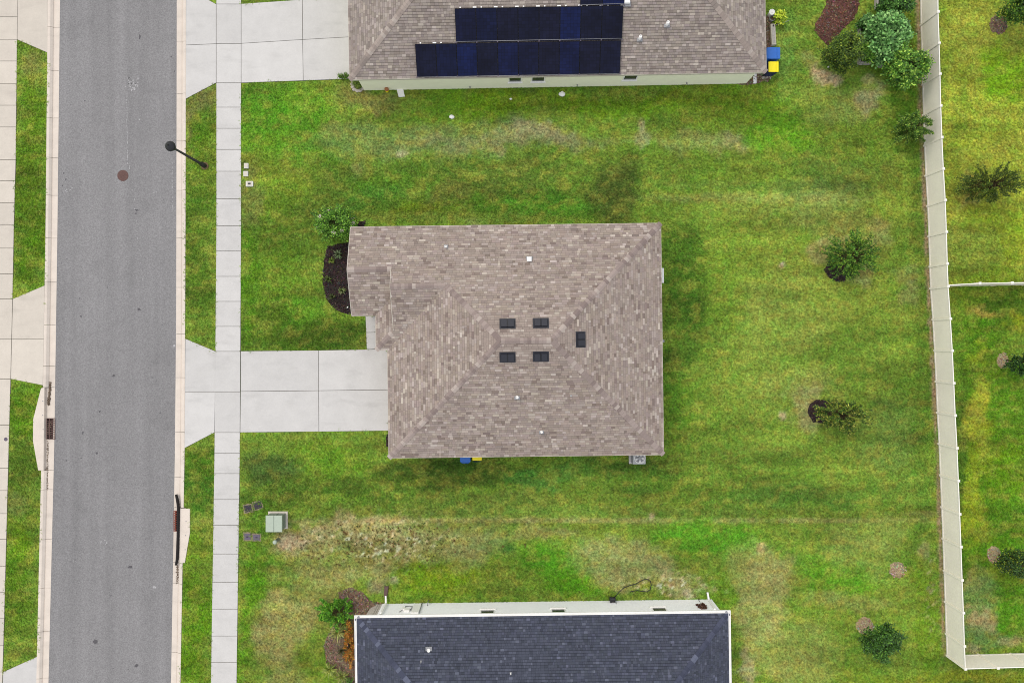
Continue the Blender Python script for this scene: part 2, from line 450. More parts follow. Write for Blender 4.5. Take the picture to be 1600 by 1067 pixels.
b(1150, 330, 90, 30, (128, 150, 52), .6); b(1300, 560, 70, 26, (112, 140, 46), .5); b(1020, 330, 30, 14, (98, 128, 38), .5)
# between the houses, south side
b(720, 738, 130, 26, (62, 88, 24), .95); b(950, 728, 50, 16, (66, 96, 30), .8); b(500, 722, 80, 28, (96, 134, 28), .7); b(420, 735, 40, 30, (70, 94, 40), .8); b(850, 748, 70, 20, (74, 120, 42), .8)  # soft shade along the south eave is painted into the darkest greens
b(480, 772, 160, 14, (66, 96, 24), .75); b(740, 790, 160, 18, (92, 110, 42), .7); b(960, 780, 120, 20, (100, 122, 40), .6); b(1010, 755, 60, 22, (72, 108, 30), .7)
b(560, 790, 160, 10, (86, 116, 30), .5); b(1100, 770, 70, 28, (88, 118, 32), .6); b(1230, 780, 110, 22, (76, 112, 36), .8); b(1180, 730, 90, 30, (102, 132, 42), .6)
b(900, 813, 560, 4.5, (156, 150, 88), .75); b(1440, 803, 26, 5, (150, 150, 86), .6)
b(560, 838, 120, 30, (142, 134, 80), .9); b(466, 838, 26, 14, (176, 152, 130), .85); b(470, 822, 40, 10, (160, 144, 100), .7); b(620, 870, 50, 26, (146, 138, 82), .75); b(600, 815, 40, 8, (178, 160, 110), .5)
b(740, 835, 80, 20, (116, 124, 62), .7); b(760, 860, 50, 18, (94, 120, 52), .7); b(798, 858, 12, 10, (64, 104, 36), .9); b(860, 838, 50, 12, (146, 138, 84), .7); b(700, 870, 60, 20, (132, 134, 72), .6)
b(870, 895, 70, 34, (78, 134, 24), .95); b(900, 915, 60, 20, (84, 138, 20), .8); b(700, 908, 70, 24, (112, 140, 22), .85); b(780, 915, 60, 18, (104, 124, 40), .6); b(660, 930, 60, 8, (100, 134, 30), .6)
b(960, 862, 60, 22, (148, 146, 90), .75); b(1000, 900, 70, 20, (142, 140, 86), .7); b(1060, 915, 44, 16, (170, 158, 110), .7); b(1030, 880, 30, 20, (152, 146, 96), .6); b(1085, 925, 16, 8, (198, 184, 150), .6)
b(600, 900, 30, 14, (156, 148, 96), .6); b(618, 908, 9, 5, (176, 160, 136), .65); b(590, 925, 20, 10, (150, 132, 106), .7)
b(1110, 838, 80, 28, (84, 140, 28), .9); b(1200, 815, 20, 14, (120, 148, 44), .6); b(1230, 870, 40, 24, (92, 136, 34), .8); b(1120, 925, 30, 30, (98, 138, 30), .8)
b(1190, 940, 44, 80, (156, 150, 92), .8); b(1200, 880, 34, 26, (154, 148, 86), .6); b(1310, 905, 56, 32, (86, 136, 26), .85); b(1280, 1000, 40, 60, (108, 134, 38), .6); b(1240, 1040, 40, 30, (144, 144, 70), .6)
b(1340, 860, 60, 26, (120, 138, 62), .6); b(1360, 830, 60, 20, (134, 146, 66), .6); b(1400, 940, 40, 50, (122, 142, 48), .6); b(1330, 940, 60, 14, (146, 146, 80), .6)
b(1440, 960, 18, 90, (104, 136, 28), .7); b(1446, 860, 8, 14, (150, 136, 90), .6); b(1187, 855, 8, 10, (200, 174, 120), .7); b(1170, 1040, 14, 30, (172, 160, 120), .7); b(1165, 1010, 10, 40, (148, 146, 84), .5)
b(1300, 1050, 60, 22, (112, 140, 36), .6); b(1022, 806, 5, 5, (196, 172, 138), .9); b(1400, 760, 60, 26, (112, 146, 50), .6)
# lower left lawn
b(390, 950, 16, 130, (86, 132, 18), .85); b(440, 880, 44, 18, (96, 128, 36), .7); b(480, 890, 40, 20, (140, 136, 74), .7); b(420, 890, 14, 14, (132, 132, 66), .6)
b(425, 935, 16, 20, (152, 140, 84), .75); b(440, 1000, 44, 40, (146, 138, 80), .8); b(480, 945, 36, 24, (142, 136, 72), .75); b(455, 910, 14, 40, (84, 118, 32), .7); b(500, 1040, 30, 30, (104, 128, 32), .7)
b(460, 1055, 40, 16, (138, 136, 74), .7); b(500, 985, 20, 50, (118, 132, 46), .6); b(560, 885, 60, 16, (140, 138, 74), .6); b(520, 910, 30, 10, (146, 140, 80), .6); b(510, 860, 60, 14, (112, 134, 40), .6)
b(400, 860, 24, 24, (84, 126, 24), .8); b(410, 805, 24, 40, (86, 122, 30), .8)
# strips by the road
b(310, 170, 22, 34, (118, 116, 62), .85); b(300, 215, 8, 40, (120, 116, 60), .7); b(320, 215, 18, 40, (78, 122, 16), .8); b(312, 330, 30, 60, (74, 108, 24), .8); b(312, 440, 30, 70, (74, 106, 24), .8); b(330, 250, 10, 60, (96, 120, 30), .6)
b(310, 760, 26, 40, (66, 108, 26), .9); b(312, 720, 26, 22, (78, 112, 24), .8); b(306, 860, 26, 30, (102, 130, 24), .7); b(304, 960, 28, 60, (84, 124, 14), .85); b(300, 1040, 28, 30, (88, 126, 14), .8)
b(50, 100, 24, 26, (126, 126, 60), .75); b(48, 80, 20, 14, (88, 124, 26), .6); b(50, 180, 26, 60, (88, 122, 20), .85); b(48, 300, 28, 100, (84, 116, 18), .85); b(46, 410, 26, 40, (84, 122, 16), .85)
b(38, 640, 28, 44, (84, 124, 16), .9); b(34, 730, 28, 40, (88, 116, 30), .8); b(30, 810, 28, 50, (84, 112, 26), .8); b(26, 780, 20, 16, (120, 128, 66), .5); b(20, 900, 26, 90, (82, 118, 18), .85); b(24, 845, 22, 30, (104, 136, 22), .7)
# beyond the fence
b(1540, 220, 90, 300, (158, 158, 46), 1.); b(1540, 60, 60, 60, (164, 160, 54), .7); b(1570, 120, 34, 44, (122, 152, 18), .9); b(1515, 130, 30, 30, (150, 154, 40), .6); b(1480, 38, 8, 10, (110, 132, 26), .7)
b(1520, 380, 60, 40, (150, 152, 56), .7); b(1580, 380, 30, 40, (156, 164, 34), .7); b(1510, 300, 24, 24, (150, 140, 70), .8); b(1490, 200, 10, 100, (128, 140, 36), .6); b(1550, 340, 40, 20, (134, 150, 30), .6)
b(1540, 720, 70, 300, (92, 126, 20), 1.); b(1570, 480, 50, 26, (82, 108, 22), .8); b(1535, 490, 26, 10, (166, 142, 66), .7); b(1525, 590, 34, 30, (96, 118, 20), .6); b(1590, 500, 16, 16, (156, 152, 30), .8)
b(1530, 560, 24, 14, (152, 158, 34), .6); b(1526, 640, 20, 44, (176, 162, 46), .85); b(1535, 700, 30, 40, (150, 152, 30), .6); b(1525, 790, 20, 60, (158, 158, 34), .75); b(1580, 740, 26, 60, (112, 140, 16), .7)
b(1500, 780, 8, 200, (78, 102, 24), .8); b(1585, 790, 22, 30, (92, 128, 22), .7); b(1522, 910, 16, 16, (154, 132, 96), .85); b(1530, 950, 24, 50, (110, 132, 66), .85); b(1533, 970, 12, 20, (152, 132, 92), .8)
b(1570, 945, 30, 50, (86, 128, 18), .85); b(1540, 1000, 50, 14, (98, 118, 60), .7); b(1580, 1003, 26, 8, (168, 146, 104), .75); b(1515, 1012, 14, 8, (150, 130, 98), .7); b(1560, 900, 40, 20, (140, 150, 36), .6)
b(1500, 1062, 140, 14, (120, 130, 32), .95); b(1400, 1056, 90, 14, (112, 136, 34), .5)
b(540, 845, 110, 26, (152, 142, 94), .7); b(680, 850, 90, 22, (140, 136, 84), .6); b(440, 990, 40, 60, (148, 140, 84), .6); b(490, 930, 50, 50, (140, 136, 78), .5); b(560, 900, 60, 20, (146, 140, 84), .5)
b(800, 222, 160, 14, (132, 132, 86), .5); b(760, 262, 230, 10, (80, 106, 34), .5); b(700, 340, 150, 8, (112, 132, 50), .5); b(1200, 290, 170, 8, (92, 114, 48), .5); b(1180, 310, 170, 8, (142, 150, 76), .5)
b(1180, 700, 100, 10, (104, 128, 44), .5); b(560, 750, 150, 8, (92, 120, 32), .5); b(900, 800, 300, 8, (96, 118, 46), .5); b(430, 215, 60, 10, (110, 142, 34), .5)
b(1250, 1020, 60, 50, (140, 146, 74), .5); b(1160, 880, 40, 40, (146, 148, 80), .5); b(960, 885, 60, 30, (142, 142, 86), .5); b(1350, 880, 60, 20, (118, 140, 56), .5)
# worn earth along the fence foot
FENCE_TOP = [(1465.3, -30), (1465.8, 19), (1467.5, 68), (1468.8, 116), (1470, 165.6), (1471.8, 215), (1474, 264), (1477, 313), (1478.8, 362.5), (1480.2, 412), (1481.5, 447.5), (1485, 498),
             (1488, 548), (1490.4, 598.6), (1492.6, 649), (1495.4, 700), (1497.5, 751), (1499.6, 803), (1501.6, 854), (1503.4, 906), (1505.4, 957), (1507, 1009), (1508.5, 1044.6)]
FZ = 1.83
fence_base_px = [(800 + (x - 800) * (H - FZ) / H, 533.5 + (y - 533.5) * (H - FZ) / H) for x, y in FENCE_TOP]
SPECK = (150, 125, 100)

GX0, GX1, GY0, GY1 = -250, 1850, -350, 1420
STEP = 3.8
nx = int((GX1 - GX0) / STEP) + 1; ny = int((GY1 - GY0) / STEP) + 1
gx = np.linspace(GX0, GX1, nx); gy = np.linspace(GY0, GY1, ny)
PX, PY = np.meshgrid(gx, gy)
LIN = np.vectorize(lin)
def lin3(c): return np.array([lin(x) for x in c])
base = lin3((106, 134, 42))
col = np.tile(base, (ny, nx, 1)).astype(float)
wx = PX + (fbm(PX / 60, PY / 60, 4, 3) - .5) * 70 + (fbm(PX / 14, PY / 14, 3, 5) - .5) * 26
wy = PY + (fbm(PX / 60, PY / 60, 4, 8) - .5) * 50 + (fbm(PX / 14, PY / 14, 3, 9) - .5) * 26
# beyond the fence is another garden: its own patches stay on its own side
fx_line = np.interp(PY, [p[1] for p in fence_base_px], [p[0] for p in fence_base_px])
beyond = (PX > fx_line) & (PY < fence_base_px[-1][1])
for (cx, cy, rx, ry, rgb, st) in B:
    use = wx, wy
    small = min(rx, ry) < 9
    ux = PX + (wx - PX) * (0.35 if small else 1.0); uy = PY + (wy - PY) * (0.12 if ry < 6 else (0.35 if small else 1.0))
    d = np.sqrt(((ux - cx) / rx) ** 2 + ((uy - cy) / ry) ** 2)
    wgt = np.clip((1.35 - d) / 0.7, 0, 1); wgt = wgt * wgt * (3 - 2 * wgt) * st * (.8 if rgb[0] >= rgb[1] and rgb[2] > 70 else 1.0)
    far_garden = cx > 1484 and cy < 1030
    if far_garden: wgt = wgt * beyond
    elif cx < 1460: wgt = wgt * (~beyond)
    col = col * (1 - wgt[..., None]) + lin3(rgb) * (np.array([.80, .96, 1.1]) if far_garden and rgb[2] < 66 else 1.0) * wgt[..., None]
# mottling: tufty light and dark kinds of grass, some dry thatch
m1 = fbm(PX / 6.5, PY / 5.5, 3, 21) - .5
m2 = fbm(PX / 46.0, PY / 15.0, 4, 33) - .5
m3 = fbm(PX / 90.0, PY / 90.0, 3, 44) - .5
m4 = fbm(PX / 150.0, PY / 17.0, 3, 71) - .5          # mowing bands run east-west
bright = 1 + 0.6 * m1 + 0.55 * m2 + 0.35 * m3 + 0.6 * m4
col = col * bright[..., None]
dryw = np.clip((fbm(PX / 16, PY / 9, 4, 61) - .53) * 3.5, 0, .38)
col = col * (1 - dryw[..., None]) + lin3((148, 148, 58))[None, None, :] * dryw[..., None] * bright[..., None]
lushw = np.clip((fbm(PX / 22, PY / 14, 4, 77) - .53) * 4.0, 0, .5)
col = col * (1 - lushw[..., None]) + col * np.array([.72, .96, .7])[None, None, :] * lushw[..., None]
# small pale flecks (dead clover heads, thatch) in the dry band and near the lower house
fl = fbm(PX / 4.5, PY / 4.5, 2, 91)
zone = np.exp(-(((PX - 590) / 90) ** 2 + ((PY - 845) / 30) ** 2)) + np.exp(-(((PX - 1050) / 60) ** 2 + ((PY - 915) / 16) ** 2)) + .5 * np.exp(-(((PX - 1455) / 8) ** 2 + ((PY - 930) / 60) ** 2))
fw = np.clip((fl - .66) * 8, 0, 1) * np.clip(zone * 1.3, 0, 1)
col = col * (1 - fw[..., None]) + lin3((214, 200, 150)) * fw[..., None]
dk = np.clip((fbm(PX / 5.0, PY / 5.0, 2, 95) - .66) * 8, 0, 1) * np.clip(zone * 1.2, 0, .8)
col = col * (1 - dk[..., None]) + lin3((112, 96, 48)) * dk[..., None]
# earth along the fence foot
fd = np.abs(PX - (fx_line - 3)) + (fbm(PX / 12, PY / 12, 3, 14) - .5) * 7
ew = np.clip((4.5 - fd) / 3, 0, 1) * (PY < fence_base_px[-1][1] + 3) * .8
col = col * (1 - ew[..., None]) + lin3((140, 116, 92)) * ew[..., None]
col = np.clip(col * np.array([1.70, 1.62, 2.05]), 0.004, 0.8) / GAIN

nog = np.zeros((ny, nx), bool)
for p in NOGRASS: nog |= in_poly(PX, PY, p)
bare_lum = (col[..., 0] - col[..., 1]) / (col.sum(-1) + 1e-6)
dens = np.where(nog, 0.0, np.clip(1.0 - (bare_lum - 0.0) * 6.0, 0.15, 1.0))
inview = (PX > -60) & (PX < 1660) & (PY > -60) & (PY < 1127)
dens = dens * inview
# terrain: level lawn, cut away under the street
road_cut = in_poly(PX, PY, band_poly([(y, x + 5) for y, x in KL_OUT], [(y, x - 5) for y, x in KR_OUT], Y_TOP - 200, Y_BOT + 200, 20))
Z = -.022 + (fbm(PX / 70, PY / 70, 3, 55) - .5) * 0.03 + (fbm(PX / 8, PY / 8, 2, 56) - .5) * 0.02
near_pave = nog
Z = np.where(near_pave, np.minimum(Z, -0.03), Z)
for p, _, _ in BEDS: Z = np.where(in_poly(PX, PY, p), -0.02, Z)
Z = np.where(road_cut, -0.5, Z)
for p in ([(65, 604), (82, 604), (82, 737), (63, 737)], [(268, 795), (288, 795), (288, 876), (268, 876)]): Z = np.where(in_poly(PX, PY, p), -0.5, Z)
Z[0, :] = Z[-1, :] = -0.3; Z[:, 0] = Z[:, -1] = -0.3

VX = (PX - 800) * S; VY = (533.5 - PY) * S
co = np.stack([VX, VY, Z], -1).reshape(-1, 3).astype(np.float32)
ii = np.arange(ny * nx).reshape(ny, nx)
quads = np.stack([ii[1:, :-1], ii[1:, 1:], ii[:-1, 1:], ii[:-1, :-1]], -1).reshape(-1, 4)
def grid_mesh(name, quads):
    me = bpy.data.meshes.new(name)
    me.vertices.add(len(co)); me.vertices.foreach_set('co', co.ravel())
    me.loops.add(quads.size); me.loops.foreach_set('vertex_index', quads.ravel().astype(np.int32))
    me.polygons.add(len(quads))
    me.polygons.foreach_set('loop_start', np.arange(0, quads.size, 4, dtype=np.int32))
    me.update(calc_edges=True)
    at = me.attributes.new('lawn', 'FLOAT_COLOR', 'POINT')
    arr = np.ones((ny * nx, 4), np.float32); arr[:, :3] = col.reshape(-1, 3)
    at.data.foreach_set('color', arr.ravel())
    ad = me.attributes.new('dens', 'FLOAT', 'POINT')
    ad.data.foreach_set('value', dens.reshape(-1).astype(np.float32))
    me.polygons.foreach_set('use_smooth', [True] * len(me.polygons))
    return me

def lawn_material(name, attr_type, k, tuft=False):
    m = bpy.data.materials.new(name); m.use_nodes = True
    N, L = m.node_tree.nodes, m.node_tree.links
    bs = N['Principled BSDF']
    bs.inputs['Roughness'].default_value = 0.8
    bs.inputs['Specular IOR Level'].default_value = 0.15
    at = N.new('ShaderNodeAttribute'); at.attribute_type = attr_type; at.attribute_name = 'lawn'
    sc = N.new('ShaderNodeVectorMath'); sc.operation = 'SCALE'
    L.new(at.outputs['Vector' if tuft else 'Color'], sc.inputs[0])
    mr = N.new('ShaderNodeMapRange')
    if tuft:
        oi = N.new('ShaderNodeObjectInfo'); L.new(oi.outputs['Random'], mr.inputs['Value'])
        mr.inputs['To Min'].default_value = k * 0.62; mr.inputs['To Max'].default_value = k * 1.38
    else:
        nz = N.new('ShaderNodeTexNoise'); nz.inputs['Scale'].default_value = 11
        nz.inputs['Detail'].default_value = 6; nz.inputs['Roughness'].default_value = .7
        gm = N.new('ShaderNodeNewGeometry'); L.new(gm.outputs['Position'], nz.inputs['Vector'])
        L.new(nz.outputs['Fac'], mr.inputs['Value'])
        mr.inputs['From Min'].default_value = .3; mr.inputs['From Max'].default_value = .7
        mr.inputs['To Min'].default_value = k * 0.68; mr.inputs['To Max'].default_value = k * 1.32
        bp = N.new('ShaderNodeBump'); bp.inputs['Strength'].default_value = .6; bp.inputs['Distance'].default_value = .05
        L.new(nz.outputs['Fac'], bp.inputs['Height']); L.new(bp.outputs[0], bs.inputs['Normal'])
    L.new(mr.outputs[0], sc.inputs['Scale'])
    src = sc.outputs[0]
    gp = N.new('ShaderNodeNewGeometry')
    def nfac(scale, f0, f1, t0, t1, rough=.6, det=3):
        z_ = N.new('ShaderNodeTexNoise'); z_.inputs['Scale'].default_value = scale; z_.inputs['Detail'].default_value = det; z_.inputs['Roughness'].default_value = rough
        L.new(gp.outputs['Position'], z_.inputs['Vector'])
        q_ = N.new('ShaderNodeMapRange'); q_.inputs['From Min'].default_value = f0; q_.inputs['From Max'].default_value = f1
        q_.inputs['To Min'].default_value = t0; q_.inputs['To Max'].default_value = t1
        L.new(z_.outputs['Fac'], q_.inputs['Value']); return q_.outputs[0]
    # clumps a hand wide, lighter and darker
    s2 = N.new('ShaderNodeVectorMath'); s2.operation = 'SCALE'; L.new(src, s2.inputs[0]); L.new(nfac(7.5, .34, .66, .64, 1.36, .7, 4), s2.inputs['Scale'])
    # yellowish and bluish kinds of grass
    mxc = N.new('ShaderNodeMix'); mxc.data_type = 'RGBA'; L.new(nfac(2.3, .38, .62, 0, 1), mxc.inputs[0])
    mxc.inputs[6].default_value = (.88, 1.03, .95, 1); mxc.inputs[7].default_value = (1.09, 1.0, .9, 1)
    mm = N.new('ShaderNodeVectorMath'); mm.operation = 'MULTIPLY'; L.new(s2.outputs[0], mm.inputs[0]); L.new(mxc.outputs[2], mm.inputs[1])
    # dead straw flecks
    st = N.new('ShaderNodeMix'); st.data_type = 'RGBA'; L.new(nfac(9.5, .57, .68, 0, .4, .65, 4), st.inputs[0])
    L.new(mm.outputs[0], st.inputs[6]); st.inputs[7].default_value = C4((176, 172, 112))
    L.new(st.outputs[2], bs.inputs['Base Color'])
    return m

lawn = link('lawn', grid_mesh('lawn', quads), None, lawn_material('lawn_soil_and_thatch', 'GEOMETRY', 1.0))
tag(lawn, kind='structure')

# grass tufts, standing on the lawn
tb = MB(); r_ = random.Random(5)
for k in range(9):
    t = r_.uniform(0, 6.28); ln = r_.uniform(.035, .075); w_ = .007
    dx, dy = math.cos(t), math.sin(t); ox, oy = r_.uniform(-.03, .03), r_.uniform(-.03, .03)
    h1 = r_.uniform(.03, .05); h2 = h1 * r_.uniform(.7, 1.3)
    p0 = Vector((ox, oy, -.01)); p1 = Vector((ox + dx * ln * .4, oy + dy * ln * .4, h1)); p2 = Vector((ox + dx * ln, oy + dy * ln, h2))
    sd = Vector((-dy, dx, 0)) * w_
    tb.add([p0 - sd, p0 + sd, p1 + sd, p1 - sd, p2], [(0, 1, 2, 3), (3, 2, 4)])
tuft_me = tb.mesh('grass_tuft')
tuft_me.materials.append(lawn_material('grass_blade', 'INSTANCER', 1.12, True))

def make_grass():
    q = quads
    dv = dens.reshape(-1)
    keep = dv[q].max(1) > 0
    g = link('grass', grid_mesh('grass', q[keep]), None, None)
    tag(g, kind='stuff')
    # geometry nodes: a tuft mesh is fetched from a small hidden-collection-free object held by the node group
    src = bpy.data.objects.new('grass_tuft', tuft_me)   # never linked: only its mesh is used
    ng = bpy.data.node_groups.new('grass_scatter', 'GeometryNodeTree')
    ng.interface.new_socket('Geometry', in_out='INPUT', socket_type='NodeSocketGeometry')
    ng.interface.new_socket('Geometry', in_out='OUTPUT', socket_type='NodeSocketGeometry')
    N, L = ng.nodes, ng.links
    gi = N.new('NodeGroupInput'); go = N.new('NodeGroupOutput')
    dp = N.new('GeometryNodeDistributePointsOnFaces')
    na = N.new('GeometryNodeInputNamedAttribute'); na.data_type = 'FLOAT'; na.inputs['Name'].default_value = 'dens'
    mu = N.new('ShaderNodeMath'); mu.operation = 'MULTIPLY'; mu.inputs[1].default_value = 115.0
    L.new(na.outputs['Attribute'], mu.inputs[0])
    L.new(gi.outputs[0], dp.inputs['Mesh']); L.new(mu.outputs[0], dp.inputs['Density'])
    oi = N.new('GeometryNodeObjectInfo'); oi.inputs['Object'].default_value = src
    rv = N.new('FunctionNodeRandomValue'); rv.data_type = 'FLOAT_VECTOR'
    rv.inputs['Min'].default_value = (-.25, -.25, 0); rv.inputs['Max'].default_value = (.25, .25, 6.283)
    rs = N.new('FunctionNodeRandomValue'); rs.data_type = 'FLOAT'
    rs.inputs[2].default_value = .7; rs.inputs[3].default_value = 1.35
    ip = N.new('GeometryNodeInstanceOnPoints')
    L.new(dp.outputs['Points'], ip.inputs['Points']); L.new(oi.outputs['Geometry'], ip.inputs['Instance'])
    L.new(rv.outputs['Value'], ip.inputs['Rotation']); L.new(rs.outputs[1], ip.inputs['Scale'])
    L.new(ip.outputs[0], go.inputs[0])
    md = g.modifiers.new('scatter', 'NODES'); md.node_group = ng
    return g
make_grass()

# distant ground
gr = MB(); R_ = 900
x0, x1 = (GX0 - 800) * S, (GX1 - 800) * S; y1, y0 = (533.5 - GY0) * S, (533.5 - GY1) * S
zz = -0.2
for (a0, b0, a1, b1) in ((-R_, y1, R_, R_), (-R_, -R_, R_, y0), (-R_, y0, x0, y1), (x1, y0, R_, y1)):
    gr.face([(a0, b0, zz), (a1, b0, zz), (a1, b1, zz), (a0, b1, zz)])
tag(gr.build('ground', material('far_grass', (104, 130, 44), .9, .1, noise=(.6, .3), blot=(.05, .2), bump=(6, .5, .05))), kind='structure')

# ------------------------------------------------------------------ street
ZR = -0.11
def ribbon(t1, t2, y0, y1, z, n=60):
    m = MB()
    for i in range(n):
        ya, yb = y0 + (y1 - y0) * i / n, y0 + (y1 - y0) * (i + 1) / n
        m.face([W(interp(t1, yb), yb, 0) + Vector((0, 0, z)), W(interp(t2, yb), yb, 0) + Vector((0, 0, z)),
                W(interp(t2, ya), ya, 0) + Vector((0, 0, z)), W(interp(t1, ya), ya, 0) + Vector((0, 0, z))])
    return m
def asphalt_mat():
    m = material('asphalt_wearing_course', (151, 149, 149), .9, .2, noise=(15, .34), blot=(.25, .05), bump=(70, .5, .01))
    # wheel paths and drag marks stretched along the street
    N, L = m.node_tree.nodes, m.node_tree.links
    bs = N['Principled BSDF']; src = bs.inputs['Base Color'].links[0].from_socket
    gm = N.new('ShaderNodeNewGeometry'); mp = N.new('ShaderNodeMapping'); mp.inputs['Scale'].default_value = (1.3, .045, 1)
    L.new(gm.outputs['Position'], mp.inputs['Vector'])
    nz = N.new('ShaderNodeTexNoise'); nz.inputs['Scale'].default_value = 1.0; nz.inputs['Detail'].default_value = 5; L.new(mp.outputs[0], nz.inputs['Vector'])
    mr = N.new('ShaderNodeMapRange'); mr.inputs['From Min'].default_value = .3; mr.inputs['From Max'].default_value = .7; mr.inputs['To Min'].default_value = .9; mr.inputs['To Max'].default_value = 1.08
    L.new(nz.outputs['Fac'], mr.inputs['Value'])
    # smooth patches where the surface has been sealed by use
    n2 = N.new('ShaderNodeTexNoise'); n2.inputs['Scale'].default_value = .55; n2.inputs['Detail'].default_value = 3; L.new(gm.outputs['Position'], n2.inputs['Vector'])
    m2_ = N.new('ShaderNodeMapRange'); m2_.inputs['From Min'].default_value = .58; m2_.inputs['From Max'].default_value = .75; m2_.inputs['To Min'].default_value = 1.0; m2_.inputs['To Max'].default_value = .9
    L.new(n2.outputs['Fac'], m2_.inputs['Value'])
    mu = N.new('ShaderNodeMath'); mu.operation = 'MULTIPLY'; L.new(mr.outputs[0], mu.inputs[0]); L.new(m2_.outputs[0], mu.inputs[1])
    sc_ = N.new('ShaderNodeVectorMath'); sc_.operation = 'SCALE'; L.new(src, sc_.inputs[0]); L.new(mu.outputs[0], sc_.inputs['Scale']); L.new(sc_.outputs[0], bs.inputs['Base Color'])
    return m
road = ribbon([(y, x - 2) for y, x in KL_IN], [(y, x + 2) for y, x in KR_IN], -340, 1410, ZR).build('road', asphalt_mat())
tag(road, kind='structure')

# worn marks on the asphalt: scraped white scuffs and oil drops as thin sheets just above it
def blotch(cx, cy, rx, ry, seed, z=ZR + .004, n=11, jit=.45):
    m = MB(); r_ = random.Random(seed); pts = []
    for k in range(n):
        t = 2 * math.pi * k / n; q = 1 + r_.uniform(-jit, jit)
        p = W(cx + rx * q * math.cos(t), cy + ry * q * math.sin(t)); pts.append((p.x, p.y, z))
    m.face(list(reversed(pts)))
    return m
M['scuff'] = material('scuff_mark', (196, 194, 194), .9, .1, noise=(12, .2))
M['oil'] = material('oil_spot', (98, 95, 98), .7, .3, noise=(12, .2))
sc = MB(); r_ = random.Random(3)
def addb(m, cx, cy, rx, ry, z=ZR + .004):
    q = blotch(cx, cy, rx, ry, r_.random(), z); m.v_off = 0
    m.face(q.v)
for k in range(46):   # star-like scrape
    addb(sc, r_.gauss(204, 5), r_.gauss(131, 4.5), r_.uniform(.4, 1.3), r_.uniform(.5, 1.8))
y = 150
while y < 268:
    addb(sc, 196.5 + (y - 150) * .012 + r_.gauss(0, .4) + (3 if y > 255 else 0), y, r_.uniform(.25, .55), r_.uniform(.8, 2.4)); y += r_.uniform(2.2, 6)
y = 285
while y < 470:
    addb(sc, 205 + (y - 285) * .11 + r_.gauss(0, .5), y, r_.uniform(.2, .45), r_.uniform(.6, 2)); y += r_.uniform(7, 20)
y = 248
while y < 330:
    addb(sc, 268 + r_.gauss(0, .3), y, r_.uniform(.25, .5), r_.uniform(.8, 2.4)); y += r_.uniform(3, 8)
for (cx, cy, n, sp) in ((105, 297, 8, 5), (242, 300, 6, 2.5), (163, 847, 14, 6), (258, 120, 2, 1), (253, 173, 2, 1), (216, 186, 2, 1.4), (239.8, 918, 1, .2), (115, 878, 4, 2), (258, 870, 3, 2)):
    for k in range(n): addb(sc, r_.gauss(cx, sp), r_.gauss(cy, sp * .6), r_.uniform(.3, 1.0), r_.uniform(.3, 1.0))
addb(sc, 239.8, 918, 2, 2); addb(sc, 271, 540, 1.5, 1.5)
o = sc.build('scuff_mark', M['scuff'], road); o['kind'] = 'stuff'
oil = MB()
for (cx, cy, a_, c_) in ((217, 57, 1.6, 4), (212, 328, 2.6, 2.2), (211, 333, 1.3, 1.3), (131, 157, 1.2, 1.2), (151, 145, .9, .9), (266, 88, 1.2, 1.2), (271, 111, 1.2, 1.2), (216, 483, 2.4, 2.2), (125, 494, 1.4, 1.5),
                         (123, 466, 1, 1), (166, 449, 1, 1), (237, 590, 1.6, .8), (176, 587, 2.2, 2), (154, 643, 1.6, 1.6), (128, 676, 1, 3), (150, 708, 1.8, 1.8), (102, 720, 1.1, 1.1), (147, 1003, 3, 3.4), (202, 886, 3, 2),
                         (172, 931, 1.2, 1.2), (98, 270, 1, 1.6), (101, 280, 1, 2), (96, 290, 1, 1.4), (103, 262, .8, .8), (95, 410, .8, .8), (103, 404, .8, 1), (252, 508, 1, 1), (249, 645, 1, 1), (212, 1040, 3, 3), (125, 716, 1, 1)):
    addb(oil, cx, cy, a_, c_)
for k in range(60): addb(oil, r_.uniform(95, 268), r_.uniform(0, 1067), r_.uniform(.3, .7), r_.uniform(.3, .7))
o = oil.build('oil_spot', M['oil'], road); o['kind'] = 'stuff'

# manhole cover
mh = empty('manhole_cover', W(190.5, 274) + Vector((0, 0, ZR)))
tag(mh, 'round rusty brown manhole cover set in the asphalt road', 'manhole cover')
c_ = W(190.5, 274)
q = MB(); q.lathe((c_.x, c_.y), [(.335, ZR - .05), (.335, ZR + .008), (.30, ZR + .012), (.295, ZR + .006)], 28); q.build('rim', M['rust'], mh)
q = MB(); q.lathe((c_.x, c_.y), [(.285, ZR - .05), (.285, ZR + .012)], 28)
for i in range(-4, 5):
    for j in range(-4, 5):
        if i * i + j * j < 17: q.box(c_.x + i * .058, c_.y + j * .058, ZR + .012, .032, .032, .008)
q.build('lid', M['rust'], mh)

